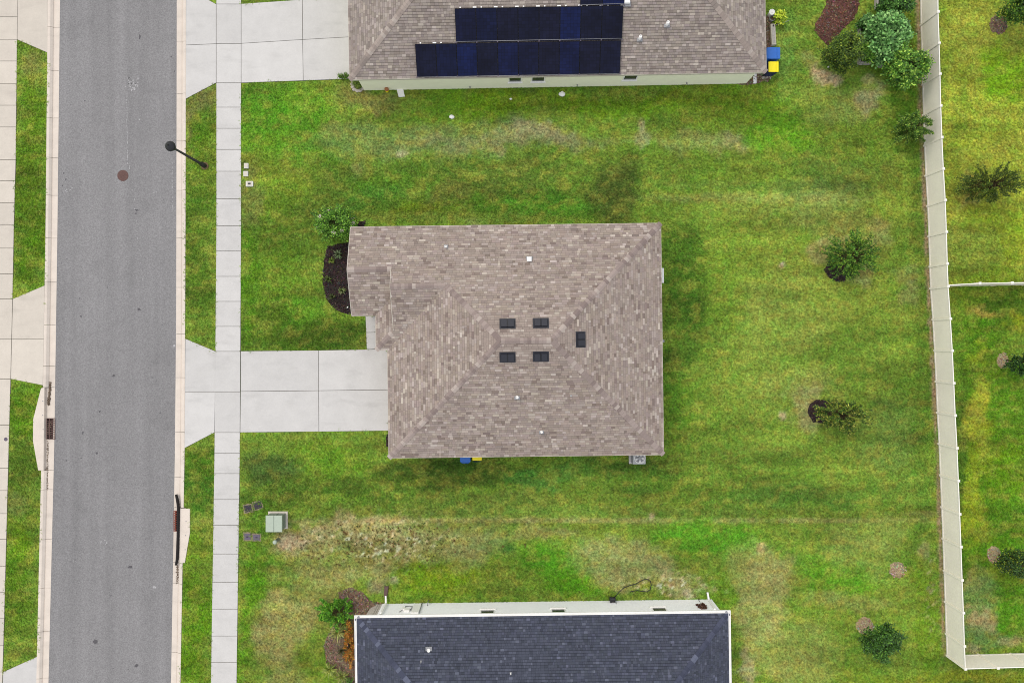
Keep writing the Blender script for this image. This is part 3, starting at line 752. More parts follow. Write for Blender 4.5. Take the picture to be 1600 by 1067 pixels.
# kerbs with gutters, poured in segments
def kerb(name, tin, tout, joints, inlet=None):
    root = empty(name); tag(root, kind='structure')
    ys = sorted([y for y in joints])
    while ys[0] > Y_TOP: ys.insert(0, ys[0] - 72)
    while ys[-1] < Y_BOT: ys.append(ys[-1] + 72)
    for a_, b_ in zip(ys[:-1], ys[1:]):
        ga = .25; m = MB(); n = max(1, int((b_ - a_) / 30))
        sec = []
        for i in range(n + 1):
            y = (a_ + ga) + (b_ - a_ - 2 * ga) * i / n
            pin = W(interp(tin, y), y); pout = W(interp(tout, y), y)
            flat = inlet is not None and inlet[0] - 1 < (a_ + b_) / 2 < inlet[1] + 1
            # profile: (fraction from the road side, height)
            if flat: prof = [(0, ZR - .3), (0, ZR + .006), (.86, ZR - .03), (.9, ZR - .3)]
            else: prof = [(0, ZR - .3), (0, ZR + .006), (.50, ZR - .002), (.53, ZR - .018), (.56, ZR - .018), (.60, ZR + .03), (.76, ZR + .12), (.86, .02), (1, .022), (1, -.4)]
            sec.append([(pin.lerp(pout, f).x, pin.lerp(pout, f).y, z) for f, z in prof])
        k = len(sec[0]); vs = [p for s_ in sec for p in s_]; fs = []
        for i in range(n):
            for j in range(k - 1):
                fs.append((i * k + j, i * k + j + 1, (i + 1) * k + j + 1, (i + 1) * k + j))
        fs.append(tuple(range(k))); fs.append(tuple(reversed([n * k + j for j in range(k)])))
        m.add(vs, fs)
        mm = m.build('kerb_segment', M['kerb_concrete'], root)
    j = ribbon(tin, tout, ys[0], ys[-1], -.17, 40)
    jb = j.build('joint_filler', M['joint'], root); jb['kind'] = 'stuff'
    return root
kerb('kerb', KR_IN, KR_OUT, [-6, 65, 146, 220, 297, 371, 449, 522, 590, 675, 746, 793, 879, 912, 1020], (793, 879))
kerb('kerb', KL_IN, KL_OUT, [-30, 42, 110, 184, 246, 305, 372, 440, 508, 572, 605, 735, 765, 843, 919, 987, 1060], (605, 735))

# ------------------------------------------------------------------ paving slabs
def slab_from(polypx, mat, parent, ztop=.022, shrink=.014):
    P = [W(*p) for p in polypx]
    c_ = sum(P, Vector()) / len(P)
    # shrink each corner toward the inside by a constant distance
    pts = [Vector((p.x, p.y)) for p in P]; n = len(pts)
    A = sum(pts[i].x * pts[(i + 1) % n].y - pts[(i + 1) % n].x * pts[i].y for i in range(n))
    if A < 0: pts.reverse()
    Q = []
    for i in range(n):
        a_, b_, d_ = pts[i - 1], pts[i], pts[(i + 1) % n]
        d1 = (b_ - a_).normalized(); d2 = (d_ - b_).normalized()
        m_ = (Vector((-d1.y, d1.x)) + Vector((-d2.y, d2.x))).normalized()
        Q.append(b_ + m_ * shrink * 1.3)
    m = MB(); m.prism([(p.x, p.y) for p in Q], -.1, ztop + random.uniform(-.003, .003), bevel=.006)
    return m.build('paving_slab', mat, parent)
def under(polys, parent, z=-.004):
    m = MB()
    for p in polys:
        P = [W(*q_) for q_ in p]
        A = sum(P[i].x * P[(i + 1) % len(P)].y - P[(i + 1) % len(P)].x * P[i].y for i in range(len(P)))
        if A < 0: P.reverse()
        m.face([(q_.x, q_.y, z) for q_ in P])
    o = m.build('joint_filler', M['joint'], parent); o['kind'] = 'stuff'

def sidewalk(tl, tr, joints, mat, step):
    root = empty('sidewalk'); tag(root, kind='structure')
    ys = list(joints)
    while ys[0] > Y_TOP: ys.insert(0, ys[0] - step)
    while ys[-1] < Y_BOT: ys.append(ys[-1] + step)
    pl = []
    for a_, b_ in zip(ys[:-1], ys[1:]):
        p = [(interp(tl, a_), a_), (interp(tr, a_), a_), (interp(tr, b_), b_), (interp(tl, b_), b_)]
        slab_from(p, mat, root); pl.append(p)
    under(pl, root)
slab_mats = []
sidewalk(SR_L, SR_R, [7, 69, 130, 168, 201, 234, 268, 311, 353, 392.5, 432, 471, 510, 549, 612, 675.5, 708, 739.5, 780, 820, 865, 909, 951, 993, 1034], M['concrete'], 40)
sidewalk([(y, x - 40) for y, x in SL_R], SL_R, [63, 96, 131, 165, 199, 250, 283, 317, 352, 388, 428, 467, 530, 592, 664, 731, 766, 802, 842, 884, 925, 965, 1008, 1049], M['concrete_warm'], 36)

def lerp2(a_, b_, t): return (a_[0] + (b_[0] - a_[0]) * t, a_[1] + (b_[1] - a_[1]) * t)
def driveway(polys, mat, name='driveway'):
    root = empty(name); tag(root, kind='structure')
    for p in polys: slab_from(p, mat, root)
    under(polys, root)
    return root
# house 1 drive, 4 slabs, and its flared apron in two
driveway([[(376.3, 548.5), (498, 547.3), (498, 610.2), (376, 611.5)], [(498, 547.3), (612, 545.3), (612, 608.8), (498, 610.2)],
          [(376, 611.5), (498, 610.2), (498.4, 674.2), (375.3, 675.5)], [(498, 610.2), (612, 608.8), (612, 672.8), (498.4, 674.2)]], M['concrete'])
driveway([[(289.7, 529), (337.3, 549), (336.4, 612), (289, 612)], [(289, 612), (336.4, 612), (335.5, 675.5), (288.3, 700)]], M['concrete'], 'driveway_apron')
driveway([[(377, 6.5), (472.5, 0), (473, 62.5), (377, 68.5)], [(472.5, 0), (480, -.5), (552, -4), (552, 58), (473, 62.5)],
          [(377, 68.5), (473, 62.5), (474, 126.5), (377, 130)], [(473, 62.5), (552, 58), (552, 123.6), (474, 126.5)]], M['concrete'])
driveway([[(291, -30), (318, -4), (338, 7), (338, 69), (290.5, 71)], [(290.5, 71), (338, 69), (338, 130), (290.3, 155)]], M['concrete'], 'driveway_apron')
driveway([APRON_L1], M['concrete_warm'], 'driveway_apron')
driveway([[(20, 467), (70, 446), (68.8, 530), (18.5, 530)], [(18.5, 530), (68.8, 530), (67.4, 602), (17, 592)]], M['concrete_warm'], 'driveway_apron')
driveway([APRON_L3], M['concrete'], 'driveway_apron')
driveway([[(571, 494), (596, 494), (596, 519), (572, 519.5)], [(572, 519.5), (596, 519), (596, 545), (573, 546)]], M['concrete'], 'path')

# utility cover in the far sidewalk
c_ = W(9.5, 686); q = MB(); q.lathe((c_.x, c_.y), [(.11, -.02), (.11, .03), (.085, .032), (.08, .026), (.04, .026), (.035, .03)], 18)
tag(q.build('utility_cover', M['lid_grey']), 'small round grey utility cover set in the left sidewalk slab', 'utility cover')

# storm drain inlets
def storm_drain(slab, grate, opening, label, rust):
    cx = sum(p[0] for p in slab) / len(slab); cy = sum(p[1] for p in slab) / len(slab)
    root = empty('storm_drain', W(cx, cy)); tag(root, label, 'storm drain', 'storm drains at the kerbs')
    m = MB(); m.prism([xy(W(*p)) for p in slab], -.4, .035, bevel=.012); m.build('concrete_top', M['kerb_concrete'], root)
    (gx0, gy0, gx1, gy1) = grate
    a_, b_ = W(gx0, gy1), W(gx1, gy0)
    m = MB(); zg = ZR + .012
    m.box((a_.x + b_.x) / 2, (a_.y + b_.y) / 2, ZR - .06, b_.x - a_.x, b_.y - a_.y, .062); m.build('grate_well', M['dark'], root)
    m = MB(); nb = 9; ln = b_.y - a_.y; wd = b_.x - a_.x
    for k in range(nb + 1):
        m.box((a_.x + b_.x) / 2, a_.y + ln * (k + .0) / nb, ZR + .003, wd, .035, .02)
    for k in range(4):
        m.box(a_.x + wd * k / 3, (a_.y + b_.y) / 2, ZR + .005, .035, ln + .03, .022)
    m.build('grate', rust, root)
    (ox0, oy0, ox1, oy1) = opening
    a_, b_ = W(ox0, oy1), W(ox1, oy0)
    m = MB(); m.box((a_.x + b_.x) / 2, (a_.y + b_.y) / 2, -.3, b_.x - a_.x, b_.y - a_.y, .16); m.build('opening', M['dark'], root)
    for k in range(3):
        p = W((slab[0][0] + slab[1][0]) / 2 + random.uniform(-1, 2), slab[0][1] + 20 + k * 22)
        m = MB(); m.lathe((p.x, p.y), [(.03, .03), (.03, .045)], 10); m.build('bolt', M['galv'], root)
    return root
sd = storm_drain(INLET_L, (71.5, 654, 84.2, 686), (69.9, 608, 71.1, 733), 'storm drain with a leaf choked grate at the left kerb', M['rust'])
storm_drain(INLET_R, (270.6, 798.7, 278, 830), (277.8, 795, 281, 878), 'storm drain with a red rusty grate at the right kerb beside the long black tube', M['rust_red'])
# gutter debris
deb = MB(); r_ = random.Random(9)
def debris(pts, n, sp):
    for k in range(n):
        a_ = r_.random() * (len(pts) - 1); i = int(a_); t = a_ - i
        x = pts[i][0] * (1 - t) + pts[i + 1][0] * t + r_.gauss(0, sp); y = pts[i][1] * (1 - t) + pts[i + 1][1] * t + r_.gauss(0, sp * 1.5)
        p = W(x, y); s_ = r_.uniform(.012, .04)
        deb.box(p.x, p.y, ZR - .02, s_, s_ * r_.uniform(.4, 1), r_.uniform(.03, .05), r_.uniform(0, 3), C3(r_.choice([(140, 120, 102), (112, 94, 80), (160, 142, 122), (96, 80, 68)])))
debris([(77, 598), (76, 612), (73.5, 632)], 520, 1.0); debris([(73, 690), (72, 734), (72, 765)], 160, .7); debris([(76.5, 660), (75, 680)], 120, 1.8)
debris([(276, 884), (275.5, 911)], 170, .8); debris([(70, 735), (69, 765)], 90, .8)
tag(deb.build('debris', M['mulch'], None, colour=True), kind='stuff')

# black tube lying in the gutter across the inlet
m = MB()
pts = [W(276, 772), W(278, 781), W(279.6, 792), W(279.3, 815), W(279, 834), W(278.4, 858), W(277.6, 873), W(275.8, 882)]
m.tube([(p.x, p.y, .06) for p in pts], [.075, .085, .088, .09, .086, .09, .085, .07], 12)
bt = m.build('drain_sock', material('black_mesh_fabric', (46, 42, 42), .9, .2, noise=(30, .4), bump=(50, .8, .02)))
tag(bt, 'long black tube lying across the storm drain at the right kerb', 'drain sock')

# ------------------------------------------------------------------ roofs
def plane_axes(P):
    n = Vector((0, 0, 0))
    for i in range(len(P)):
        a_, b_ = P[i], P[(i + 1) % len(P)]
        n += Vector(((a_.y - b_.y) * (a_.z + b_.z), (a_.z - b_.z) * (a_.x + b_.x), (a_.x - b_.x) * (a_.y + b_.y)))
    n.normalize()
    if n.z < 0: n = -n
    u = Vector((-n.y, n.x, 0)).normalized()
    v = n.cross(u).normalized()
    if v.z < 0: v = -v
    if u.cross(v).dot(n) < 0: u = -u
    return n, u, v

def clip_rect(poly, u0, u1, v0, v1):
    def cl(P, ax, val, keep_gt):
        out = []
        for i in range(len(P)):
            a_, b_ = P[i], P[(i + 1) % len(P)]
            ia = (a_[ax] >= val) if keep_gt else (a_[ax] <= val)
            ib = (b_[ax] >= val) if keep_gt else (b_[ax] <= val)
            if ia: out.append(a_)
            if ia != ib:
                t = (val - a_[ax]) / (b_[ax] - a_[ax])
                out.append((a_[0] + (b_[0] - a_[0]) * t, a_[1] + (b_[1] - a_[1]) * t))
        return out
    P = cl(poly, 0, u0, True)
    if P: P = cl(P, 0, u1, False)
    if P: P = cl(P, 1, v0, True)
    if P: P = cl(P, 1, v1, False)
    return P

def area2(P):
    return abs(sum(P[i][0] * P[(i + 1) % len(P)][1] - P[(i + 1) % len(P)][0] * P[i][1] for i in range(len(P)))) / 2

def shingle_roof(name, slopes, parent, palette, weights, widths, seed, caps, cap_pal, deck_mat, expo=.143, cap_w=.15, gap=.006):
    """slopes: lists of 3-D points. Returns the roof part (its deck) with shingles and ridge caps under it."""
    r_ = random.Random(seed)
    dk_ = MB()
    for P in slopes:
        n, u, v = plane_axes(P)
        A = (P[1] - P[0]).cross(P[2] - P[1])
        Q = list(P)
        up = Vector((0, 0, 0))
        for i in range(len(Q)):
            a_, b_ = Q[i], Q[(i + 1) % len(Q)]; up.z += a_.x * b_.y - b_.x * a_.y
        if up.z < 0: Q.reverse()
        dk_.face([p - n * .004 for p in Q])
        dk_.face([p - n * .12 for p in reversed(Q)])
    roof = dk_.build('roof', deck_mat, parent)
    singles = []; rest = MB()
    for P in slopes:
        n, u, v = plane_axes(P); O = P[0]
        poly = [((p - O).dot(u), (p - O).dot(v)) for p in P]
        us = [p[0] for p in poly]; vs = [p[1] for p in poly]
        v0 = min(vs); row = 0
        while v0 < max(vs):
            v1 = v0 + expo
            x = min(us) - r_.uniform(0, .4)
            while x < max(us):
                w_ = r_.choice(widths)
                ci = r_.choices(range(len(palette)), weights)[0]
                th = r_.choice((.008, .016))
                pc = clip_rect(poly, x + .003, x + w_ - .003, v0, v1 - gap)  # gap bares the dark deck to draw in shadow lines between rows
                if len(pc) >= 3 and area2(pc) > .0015:
                    full = abs(area2(pc) - (w_ - .006) * (expo - gap)) < 1e-5 and len(pc) == 4
                    if full: singles.append((O + u * (x + w_ / 2) + v * v0, u, v, n, w_, ci, th))
                    else: tab(rest, pc, O, u, v, n, v0, expo, th, C3(jitc(palette[ci], r_)))
                x += w_
            v0 = v1; row += 1
    camp = Vector((0, 0, H))
    singles.sort(key=lambda s_: (s_[0] - camp).length)
    def onscreen(p):
        k = S * (H - p.z) / H; X = 800 + p.x / k; Y = 533.5 - p.y / k
        return 3 < X < 1597 and 3 < Y < 1064
    cache = {}; cnt = 0
    for (p, u, v, n, w_, ci, th) in singles:
        if cnt < 300 and onscreen(p):
            key = (round(w_, 3), ci, th)
            if key not in cache:
                mb = MB(); pc = [(-w_ / 2 + .003, 0), (w_ / 2 - .003, 0), (w_ / 2 - .003, expo - gap), (-w_ / 2 + .003, expo - gap)]
                tab(mb, pc, Vector((0, 0, 0)), Vector((1, 0, 0)), Vector((0, 1, 0)), Vector((0, 0, 1)), 0, expo, th, C3(palette[ci]))
                me = mb.mesh('shingle', True); me.materials.append(M['shingle']); cache[key] = me
            o = bpy.data.objects.new('shingle', cache[key]); COL.objects.link(o)
            o.parent = roof
            off = Vector((0, 0, 0)); q_ = roof
            while q_ is not None: off += Vector(q_.location); q_ = q_.parent
            R = Matrix((u, v, n)).transposed()
            o.rotation_euler = R.to_euler(); o.location = p - off
            cnt += 1
        else:
            pc = [(-w_ / 2 + .003, 0), (w_ / 2 - .003, 0), (w_ / 2 - .003, expo - gap), (-w_ / 2 + .003, expo - gap)]
            tab(rest, pc, p, u, v, n, 0, expo, th, C3(jitc(palette[ci], r_)))
    o = rest.build('shingles', M['shingle'], roof, colour=True); o['kind'] = 'stuff'
    # ridge and hip caps: short folded pieces, each its own object, alike pieces share a mesh
    for (a_, b_, n1, n2) in caps:
        d = (b_ - a_); ln = d.length; d.normalize()
        w1 = n1.cross(d); w2 = d.cross(n2)
        # wings must point downwards and away
        if w1.z > 0: w1 = -w1
        if w2.z > 0: w2 = -w2
        if (w1 - w2).length < .2: w2 = -w2
        up = (n1 + n2).normalized(); ex = .2; meshes = {}
        for k in range(int(ln / ex)):
            ci = r_.choices(range(len(cap_pal)), [3, 2, 1.4, 1][:len(cap_pal)])[0]
            if ci not in meshes:
                mb = MB(); t0, t1 = .034, .018; cw = cap_w
                A0 = up * t0; A1 = d * (ex + .03) + up * t1
                p = [w1 * cw + n1 * t0, A0, w2 * cw + n2 * t0, d * (ex + .03) + w1 * cw + n1 * t1, A1, d * (ex + .03) + w2 * cw + n2 * t1,
                     w1 * cw, Vector((0, 0, 0)), w2 * cw, d * (ex + .03) + w1 * cw, d * (ex + .03) + w2 * cw]
                mb.add(p, [(0, 1, 4, 3), (1, 2, 5, 4), (0, 6, 7, 1), (1, 7, 8, 2), (0, 3, 9, 6), (2, 8, 10, 5)], C3(cap_pal[ci]))
                me = mb.mesh('ridge_cap', True); me.materials.append(M['shingle']); meshes[ci] = me
            o = link('ridge_cap', meshes[ci], roof, None, a_ + d * (k * ex))
    return roof

def jitc(c, r_):
    k = r_.uniform(.95, 1.05); return (c[0] * k, c[1] * k * r_.uniform(.99, 1.01), c[2] * k * r_.uniform(.98, 1.02))

def tab(mb, pc, O, u, v, n, v0, expo, th, c):
    A = sum(pc[i][0] * pc[(i + 1) % len(pc)][1] - pc[(i + 1) % len(pc)][0] * pc[i][1] for i in range(len(pc)))
    if A < 0: pc = list(reversed(pc))
    # drop doubled points
    q_ = [pc[i] for i in range(len(pc)) if (abs(pc[i][0] - pc[i - 1][0]) + abs(pc[i][1] - pc[i - 1][1])) > 1e-5]
    if len(q_) < 3: return
    top = [O + u * a_ + v * b_ + n * (.004 + th * (1 - .75 * (b_ - v0) / expo)) for a_, b_ in q_]
    bot = [O + u * a_ + v * b_ for a_, b_ in q_]
    k = len(q_)
    mb.add(top + bot, [tuple(range(k))] + [(i, k + i, k + (i + 1) % k, (i + 1) % k) for i in range(k)], c)

class Frame:
    """house-local plan: u east, v south (metres), from an eave corner"""
    def __init__(s, origin, ang): s.o = origin; s.c = math.cos(ang); s.s = math.sin(ang); s.ang = ang
    def P(s, u, v, z): return Vector((s.o.x + u * s.c + v * s.s, s.o.y + u * s.s - v * s.c, z))

def walls(F, poly, z1, mat, parent, z0=-.05):
    m = MB(); m.prism([xy(F.P(u, v, 0)) for u, v in poly], z0, z1)
    return m.build('wall', mat, parent)
def edge_board(F, pts, z0, z1, mat, parent, name='fascia', th=.03, out=.012):
    """one board per eave run, butted end to end"""
    for (a_, b_) in pts:
        A, Bq = F.P(a_[0], a_[1], 0), F.P(b_[0], b_[1], 0)
        d = (Bq - A).normalized(); nrm = Vector((d.y, -d.x, 0))
        m = MB()
        za = a_[2] if len(a_) > 2 else 0; zb = b_[2] if len(b_) > 2 else 0
        q_ = [A + nrm * out, Bq + nrm * out, Bq - nrm * (th - out), A - nrm * (th - out)]
        zs = [za, zb, zb, za]
        vs = [(p.x, p.y, z0 + z) for p, z in zip(q_, zs)] + [(p.x, p.y, z1 + z) for p, z in zip(q_, zs)]
        m.add(vs, [(3, 2, 1, 0), (4, 5, 6, 7), (0, 1, 5, 4), (1, 2, 6, 5), (2, 3, 7, 6), (3, 0, 4, 7)])
        m.build(name, mat, parent)

def pipe_vent(p, size, h, parent, mat=None):
    """plumbing vent: flashing plate, pipe and open top"""
    f = MB(); f.box(p.x, p.y, p.z - .02, size * 1.9, size * 1.9, .05, 0, bevel=.01)
    o = f.build('pipe_vent', M['galv'], parent)
    g = MB(); g.lathe((p.x, p.y), [(size * .5, p.z), (size * .5, p.z + h), (size * .36, p.z + h), (size * .34, p.z + h - .05)], 14); g.build('pipe', mat or M['white'], o)
    return o
def hood_vent(p, size, h, parent):
    f = MB(); f.box(p.x, p.y - .03, p.z - .03, size * 1.4, size * 1.6, .05, 0, bevel=.01)
    o = f.build('exhaust_hood', M['galv'], parent)
    g = MB(); g.box(p.x, p.y, p.z, size, size, h, 0, bevel=.03); g.build('hood', M['white'], o)

# ============================================================ HOUSE 1
ZE = 2.7
PITCH = .4167
h1 = empty('house', W(820, 531)); tag(h1, 'house with a taupe shingled hip roof and five black roof vents, in the picture centre', 'house')
F1 = Frame(W(1032.3, 349, ZE), .0122)
D_, Wd = 13.04, 15.5
hd = D_ / 2; RE, RW = -6.4, -9.05
def zN(v): return ZE + PITCH * v
Pt = F1.P
rz = ZE + PITCH * hd
Nsl = [Pt(-17.5, 0, ZE), Pt(0, 0, ZE), Pt(RE, hd, rz), Pt(RW, hd, rz), Pt(-12.02, 3.48, zN(3.48)), Pt(-15.08, 3.48, zN(3.48)), Pt(-15.08, 2.5, zN(2.5)), Pt(-17.5, 2.5, zN(2.5))]
def zS(v): return ZE + PITCH * (6.96 - v)
Sup = [Pt(-15.08, 3.48, zS(3.48)), Pt(-12.02, 3.48, zS(3.48)), Pt(-15.5, 6.96, ZE), Pt(-16.15, 6.96, ZE), Pt(-15.08, 5.89, zS(5.89))]
Wsl = [Pt(-15.5, 6.96, ZE), Pt(-12.02, 3.48, zN(3.48)), Pt(RW, hd, rz), Pt(-15.5, D_, ZE)]
Ssl = [Pt(-15.5, D_, ZE), Pt(RW, hd, rz), Pt(RE, hd, rz), Pt(0, D_, ZE)]
Esl = [Pt(0, 0, ZE), Pt(0, D_, ZE), Pt(RE, hd, rz)]
def zWS(v): return ZE + PITCH * (5.0 - v)
WgS = [Pt(-17.5, 2.5, zWS(2.5)), Pt(-15.08, 2.5, zWS(2.5)), Pt(-15.08, 3.93, zWS(3.93)), Pt(-16.15, 5.0, ZE), Pt(-17.5, 5.0, ZE)]
def zPW(u): return ZE + PITCH * (u + 16.15)
PoW = [Pt(-16.15, 5.0, ZE), Pt(-15.08, 3.93, zPW(-15.08)), Pt(-15.08, 5.89, zPW(-15.08)), Pt(-16.15, 6.96, ZE)]
nn = lambda P: plane_axes(P)[0]
nN, nS, nE, nW, nSu, nWg, nPo = nn([Nsl[0], Nsl[1], Nsl[2]]), nn(Ssl), nn(Esl), nn(Wsl), nn(Sup), nn(WgS), nn(PoW)
PAL1 = [(177, 162, 151), (166, 151, 141), (191, 177, 166), (149, 133, 124), (203, 190, 178), (171, 155, 145)]
CAP1 = [(164, 148, 141), (178, 162, 154), (150, 134, 128), (196, 182, 172)]
caps1 = [(Pt(0, 0, ZE), Pt(RE, hd, rz), nN, nE), (Pt(0, D_, ZE), Pt(RE, hd, rz), nE, nS), (Pt(-15.5, D_, ZE), Pt(RW, hd, rz), nS, nW),
         (Pt(-12.02, 3.48, zN(3.48)), Pt(RW, hd, rz), nW, nN), (Pt(RW, hd, rz), Pt(RE, hd, rz), nN, nS),
         (Pt(-15.08, 3.48, zN(3.48)), Pt(-12.02, 3.48, zN(3.48)), nN, nSu), (Pt(-17.5, 2.5, zN(2.5)), Pt(-15.08, 2.5, zN(2.5)), nN, nWg),
         (Pt(-16.15, 6.96, ZE), Pt(-15.08, 5.89, zPW(-15.08)), nSu, nPo)]
shingle_roof('roof', [Nsl, Sup, Wsl, Ssl, Esl, WgS, PoW], h1, PAL1, [8, 5, 3.0, 1.8, .7, 5], [.13, .2, .28, .38], 21, caps1, CAP1, M['deck'], gap=.012)
ins = .38
walls(F1, [(-17.5 + ins, ins), (-ins, ins), (-ins, D_ - ins), (-15.5 + ins, D_ - ins), (-15.5 + ins, 6.96), (-15.08 + ins, 6.6), (-15.08 + ins, 5.0 - ins), (-17.5 + ins, 5.0 - ins)], ZE - .1, M['wall_beige'], h1)
# gable walls under the two rakes
for (u_, vs_) in ((-17.5 + ins, [(ins, ZE - .1), (5.0 - ins, ZE - .1), (2.5, zN(2.5) - .16)]), (-15.0, [(2.3, ZE - .1), (6.0, ZE - .1), (6.0, ZE + .1), (3.48, zN(3.48) - .14), (2.3, zN(2.3) - .14)])):
    m = MB(); n_ = len(vs_)
    a_ = [Pt(u_, v, z) for v, z in vs_]; b_ = [Pt(u_ + .12, v, z) for v, z in vs_]
    m.add(a_ + b_, [tuple(range(n_)), tuple(reversed(range(n_, 2 * n_)))] + [(i, n_ + i, n_ + (i + 1) % n_, (i + 1) % n_) for i in range(n_)])
    m.build('gable', M['wall_beige'], h1)
edge_board(F1, [((0, 0), (-17.5, 0)), ((0, D_), (0, 0)), ((-15.5, D_), (0, D_)), ((-15.5, 6.96), (-15.5, D_)), ((-17.5, 5.0), (-16.15, 5.0)), ((-16.15, 5.0), (-16.15, 6.96)), ((-16.15, 6.96), (-15.5, 6.96)),
                ((-17.5, 0), (-17.5, 2.5, PITCH * 2.5)), ((-17.5, 2.5, PITCH * 2.5), (-17.5, 5.0)), ((-15.08, 2.5, PITCH * 2.5), (-15.08, 3.48, PITCH * 3.48)), ((-15.08, 3.48, PITCH * 3.48), (-15.08, 5.89, PITCH * 1.07))],
           ZE - .16, ZE + .012, M['cream'], h1, out=.02)
# soffit, in one flat band under the eaves
m = MB(); m.prism([xy(Pt(u, v, 0)) for u, v in ((-17.45, .04), (-.04, .04), (-.04, D_ - .04), (-15.45, D_ - .04), (-15.45, 6.9), (-16.1, 6.9), (-16.1, 4.96), (-17.45, 4.96))], ZE - .15, ZE - .13); m.build('soffit', M['cream'], h1)
def zroof1(x, y):
    # plan point -> height of the highest of the main planes there
    best = None
    for P in (Nsl, Wsl, Ssl, Esl):
        n = nn(P[:3]) if P is Nsl else nn(P)
        z = P[0].z - (n.x * (x - P[0].x) + n.y * (y - P[0].y)) / n.z
        best = z if best is None else min(best, z)
    return best
def on_roof(px, py, fz):
    z = 4.0
    for _ in range(12):
        p = W(px, py, z); z = fz(p.x, p.y)
    return W(px, py, z)
# five black roof vents, each a box with two louvred halves
def roof_vent(px, py, rot, n):
    p = on_roof(px, py, zroof1)
    r_ = empty('roof_vent', (0, 0, 0)); r_.parent = h1; r_.location = p - Vector(h1.location)
    up = n; u = Vector((math.cos(rot), math.sin(rot), 0)); u = (u - up * u.dot(up)).normalized(); v = up.cross(u)
    def bx(cu, cv, su, sv, z0, z1, tp=0.0):
        m = MB(); vs = []
        for z, k in ((z0, 0), (z1, tp)):
            for a_, b_ in ((-1, -1), (1, -1), (1, 1), (-1, 1)):
                vs.append(p + u * (cu + a_ * (su / 2 - k)) + v * (cv + b_ * (sv / 2 - k)) + up * z)
        m.add(vs, [(3, 2, 1, 0), (4, 5, 6, 7), (0, 1, 5, 4), (1, 2, 6, 5), (2, 3, 7, 6), (3, 0, 4, 7)])
        return m
    bx(0, 0, .86, .60, .0, .022).build('flashing', M['black_pl'], r_)
    for s_ in (-1, 1):
        bx(s_ * .185, 0, .345, .44, .02, .14, .02).build('vent_cap', M['black_pl'], r_)
    bx(0, 0, .04, .40, .02, .12).build('divider', M['black'], r_)
roof_vent(793, 506, .012, nN); roof_vent(845, 505, .012, nN); roof_vent(793, 558, .012, nS); roof_vent(845, 557, .012, nS); roof_vent(907, 530.5, math.pi / 2 + .012, nE)
pipe_vent(on_roof(697, 386, zroof1), .13, .3, h1); pipe_vent(on_roof(808, 620, zroof1), .16, .4, h1); pipe_vent(on_roof(846, 674, zroof1), .14, .3, h1); pipe_vent(on_roof(892, 618, zroof1), .05, .15, h1)
hood_vent(on_roof(827, 405.5, zroof1), .26, .2, h1)
# white window awning frame showing past the east eave
q_ = W(1035.6, 430, 2.2); m = MB(); m.box(q_.x, q_.y, 1.9, .2, .85, .12, .012, bevel=.01); m.build('window_hood', M['white'], h1)
q_ = W(1036.6, 533, 1.5); m = MB(); m.box(q_.x - .1, q_.y, 1.2, .4, .06, .06, 0); m.box(q_.x + .05, q_.y, 1.1, .1, .16, .18, 0); m.build('hose_bib', M['galv'], h1)

# ============================================================ HOUSE 2 (top, with solar panels)
h2 = empty('house', W(870, 40)); tag(h2, 'house with taupe shingled roof carrying rows of dark blue solar panels', 'house')
sw, se = W(546.2, 124.6, ZE), W(1197.2, 113, ZE)
ang2 = math.atan2(se.y - sw.y, se.x - sw.x); L2 = (se - sw).length; D2 = 13.4
F2 = Frame(sw, ang2)          # v is negative to the north
P2 = lambda u, v, z: F2.P(u, -v, z)   # v north positive
PI2 = .44; h_ = D2 / 2; z2 = ZE + PI2 * h_
S2 = [P2(0, 0, ZE), P2(L2, 0, ZE), P2(L2 - h_, h_, z2), P2(h_, h_, z2)]
W2 = [P2(0, D2, ZE), P2(0, 0, ZE), P2(h_, h_, z2)]
E2 = [P2(L2, 0, ZE), P2(L2, D2, ZE), P2(L2 - h_, h_, z2)]
N2 = [P2(L2, D2, ZE), P2(0, D2, ZE), P2(h_, h_, z2), P2(L2 - h_, h_, z2)]
PAL2 = [(168, 156, 147), (159, 147, 139), (178, 166, 156), (150, 138, 130), (194, 182, 171)]
CAP2 = [(166, 152, 143), (180, 166, 156), (154, 142, 134), (190, 178, 168)]
shingle_roof('roof', [S2, W2, E2, N2], h2, PAL2, [6, 4, 3.2, 2, .9], [.15, .22, .3], 31,
             [(P2(0, 0, ZE), P2(h_, h_, z2), nn(S2), nn(W2)), (P2(L2, 0, ZE), P2(L2 - h_, h_, z2), nn(S2), nn(E2)), (P2(0, D2, ZE), P2(h_, h_, z2), nn(W2), nn(N2)),
              (P2(L2, D2, ZE), P2(L2 - h_, h_, z2), nn(E2), nn(N2)), (P2(h_, h_, z2), P2(L2 - h_, h_, z2), nn(S2), nn(N2))], CAP2, M['deck'], cap_w=.16, gap=.014)
edge_board(F2, [((0, 0), (L2, 0)), ((L2, 0), (L2, -D2)), ((L2, -D2), (0, -D2)), ((0, -D2), (0, 0))], ZE - .17, ZE + .012, M['cream'], h2, out=.02)
iw = .3
bl, br = W(566, 142.6), W(1165.6, 132.4)
m = MB()
u_end = (br - sw).dot(Vector((math.cos(ang2), math.sin(ang2), 0)))
walls(F2, [(iw, -iw), (u_end, -iw), (u_end - 1.2, -2.6), (L2 - iw, -2.6), (L2 - iw, -D2 + iw), (iw, -D2 + iw)], ZE - .1, M['wall_green'], h2)
m = MB(); m.prism([xy(P2(u, v, 0)) for u, v in ((.04, .04), (L2 - .04, .04), (L2 - .04, D2 - .04), (.04, D2 - .04))], ZE - .16, ZE - .14); m.build('soffit', M['cream'], h2)
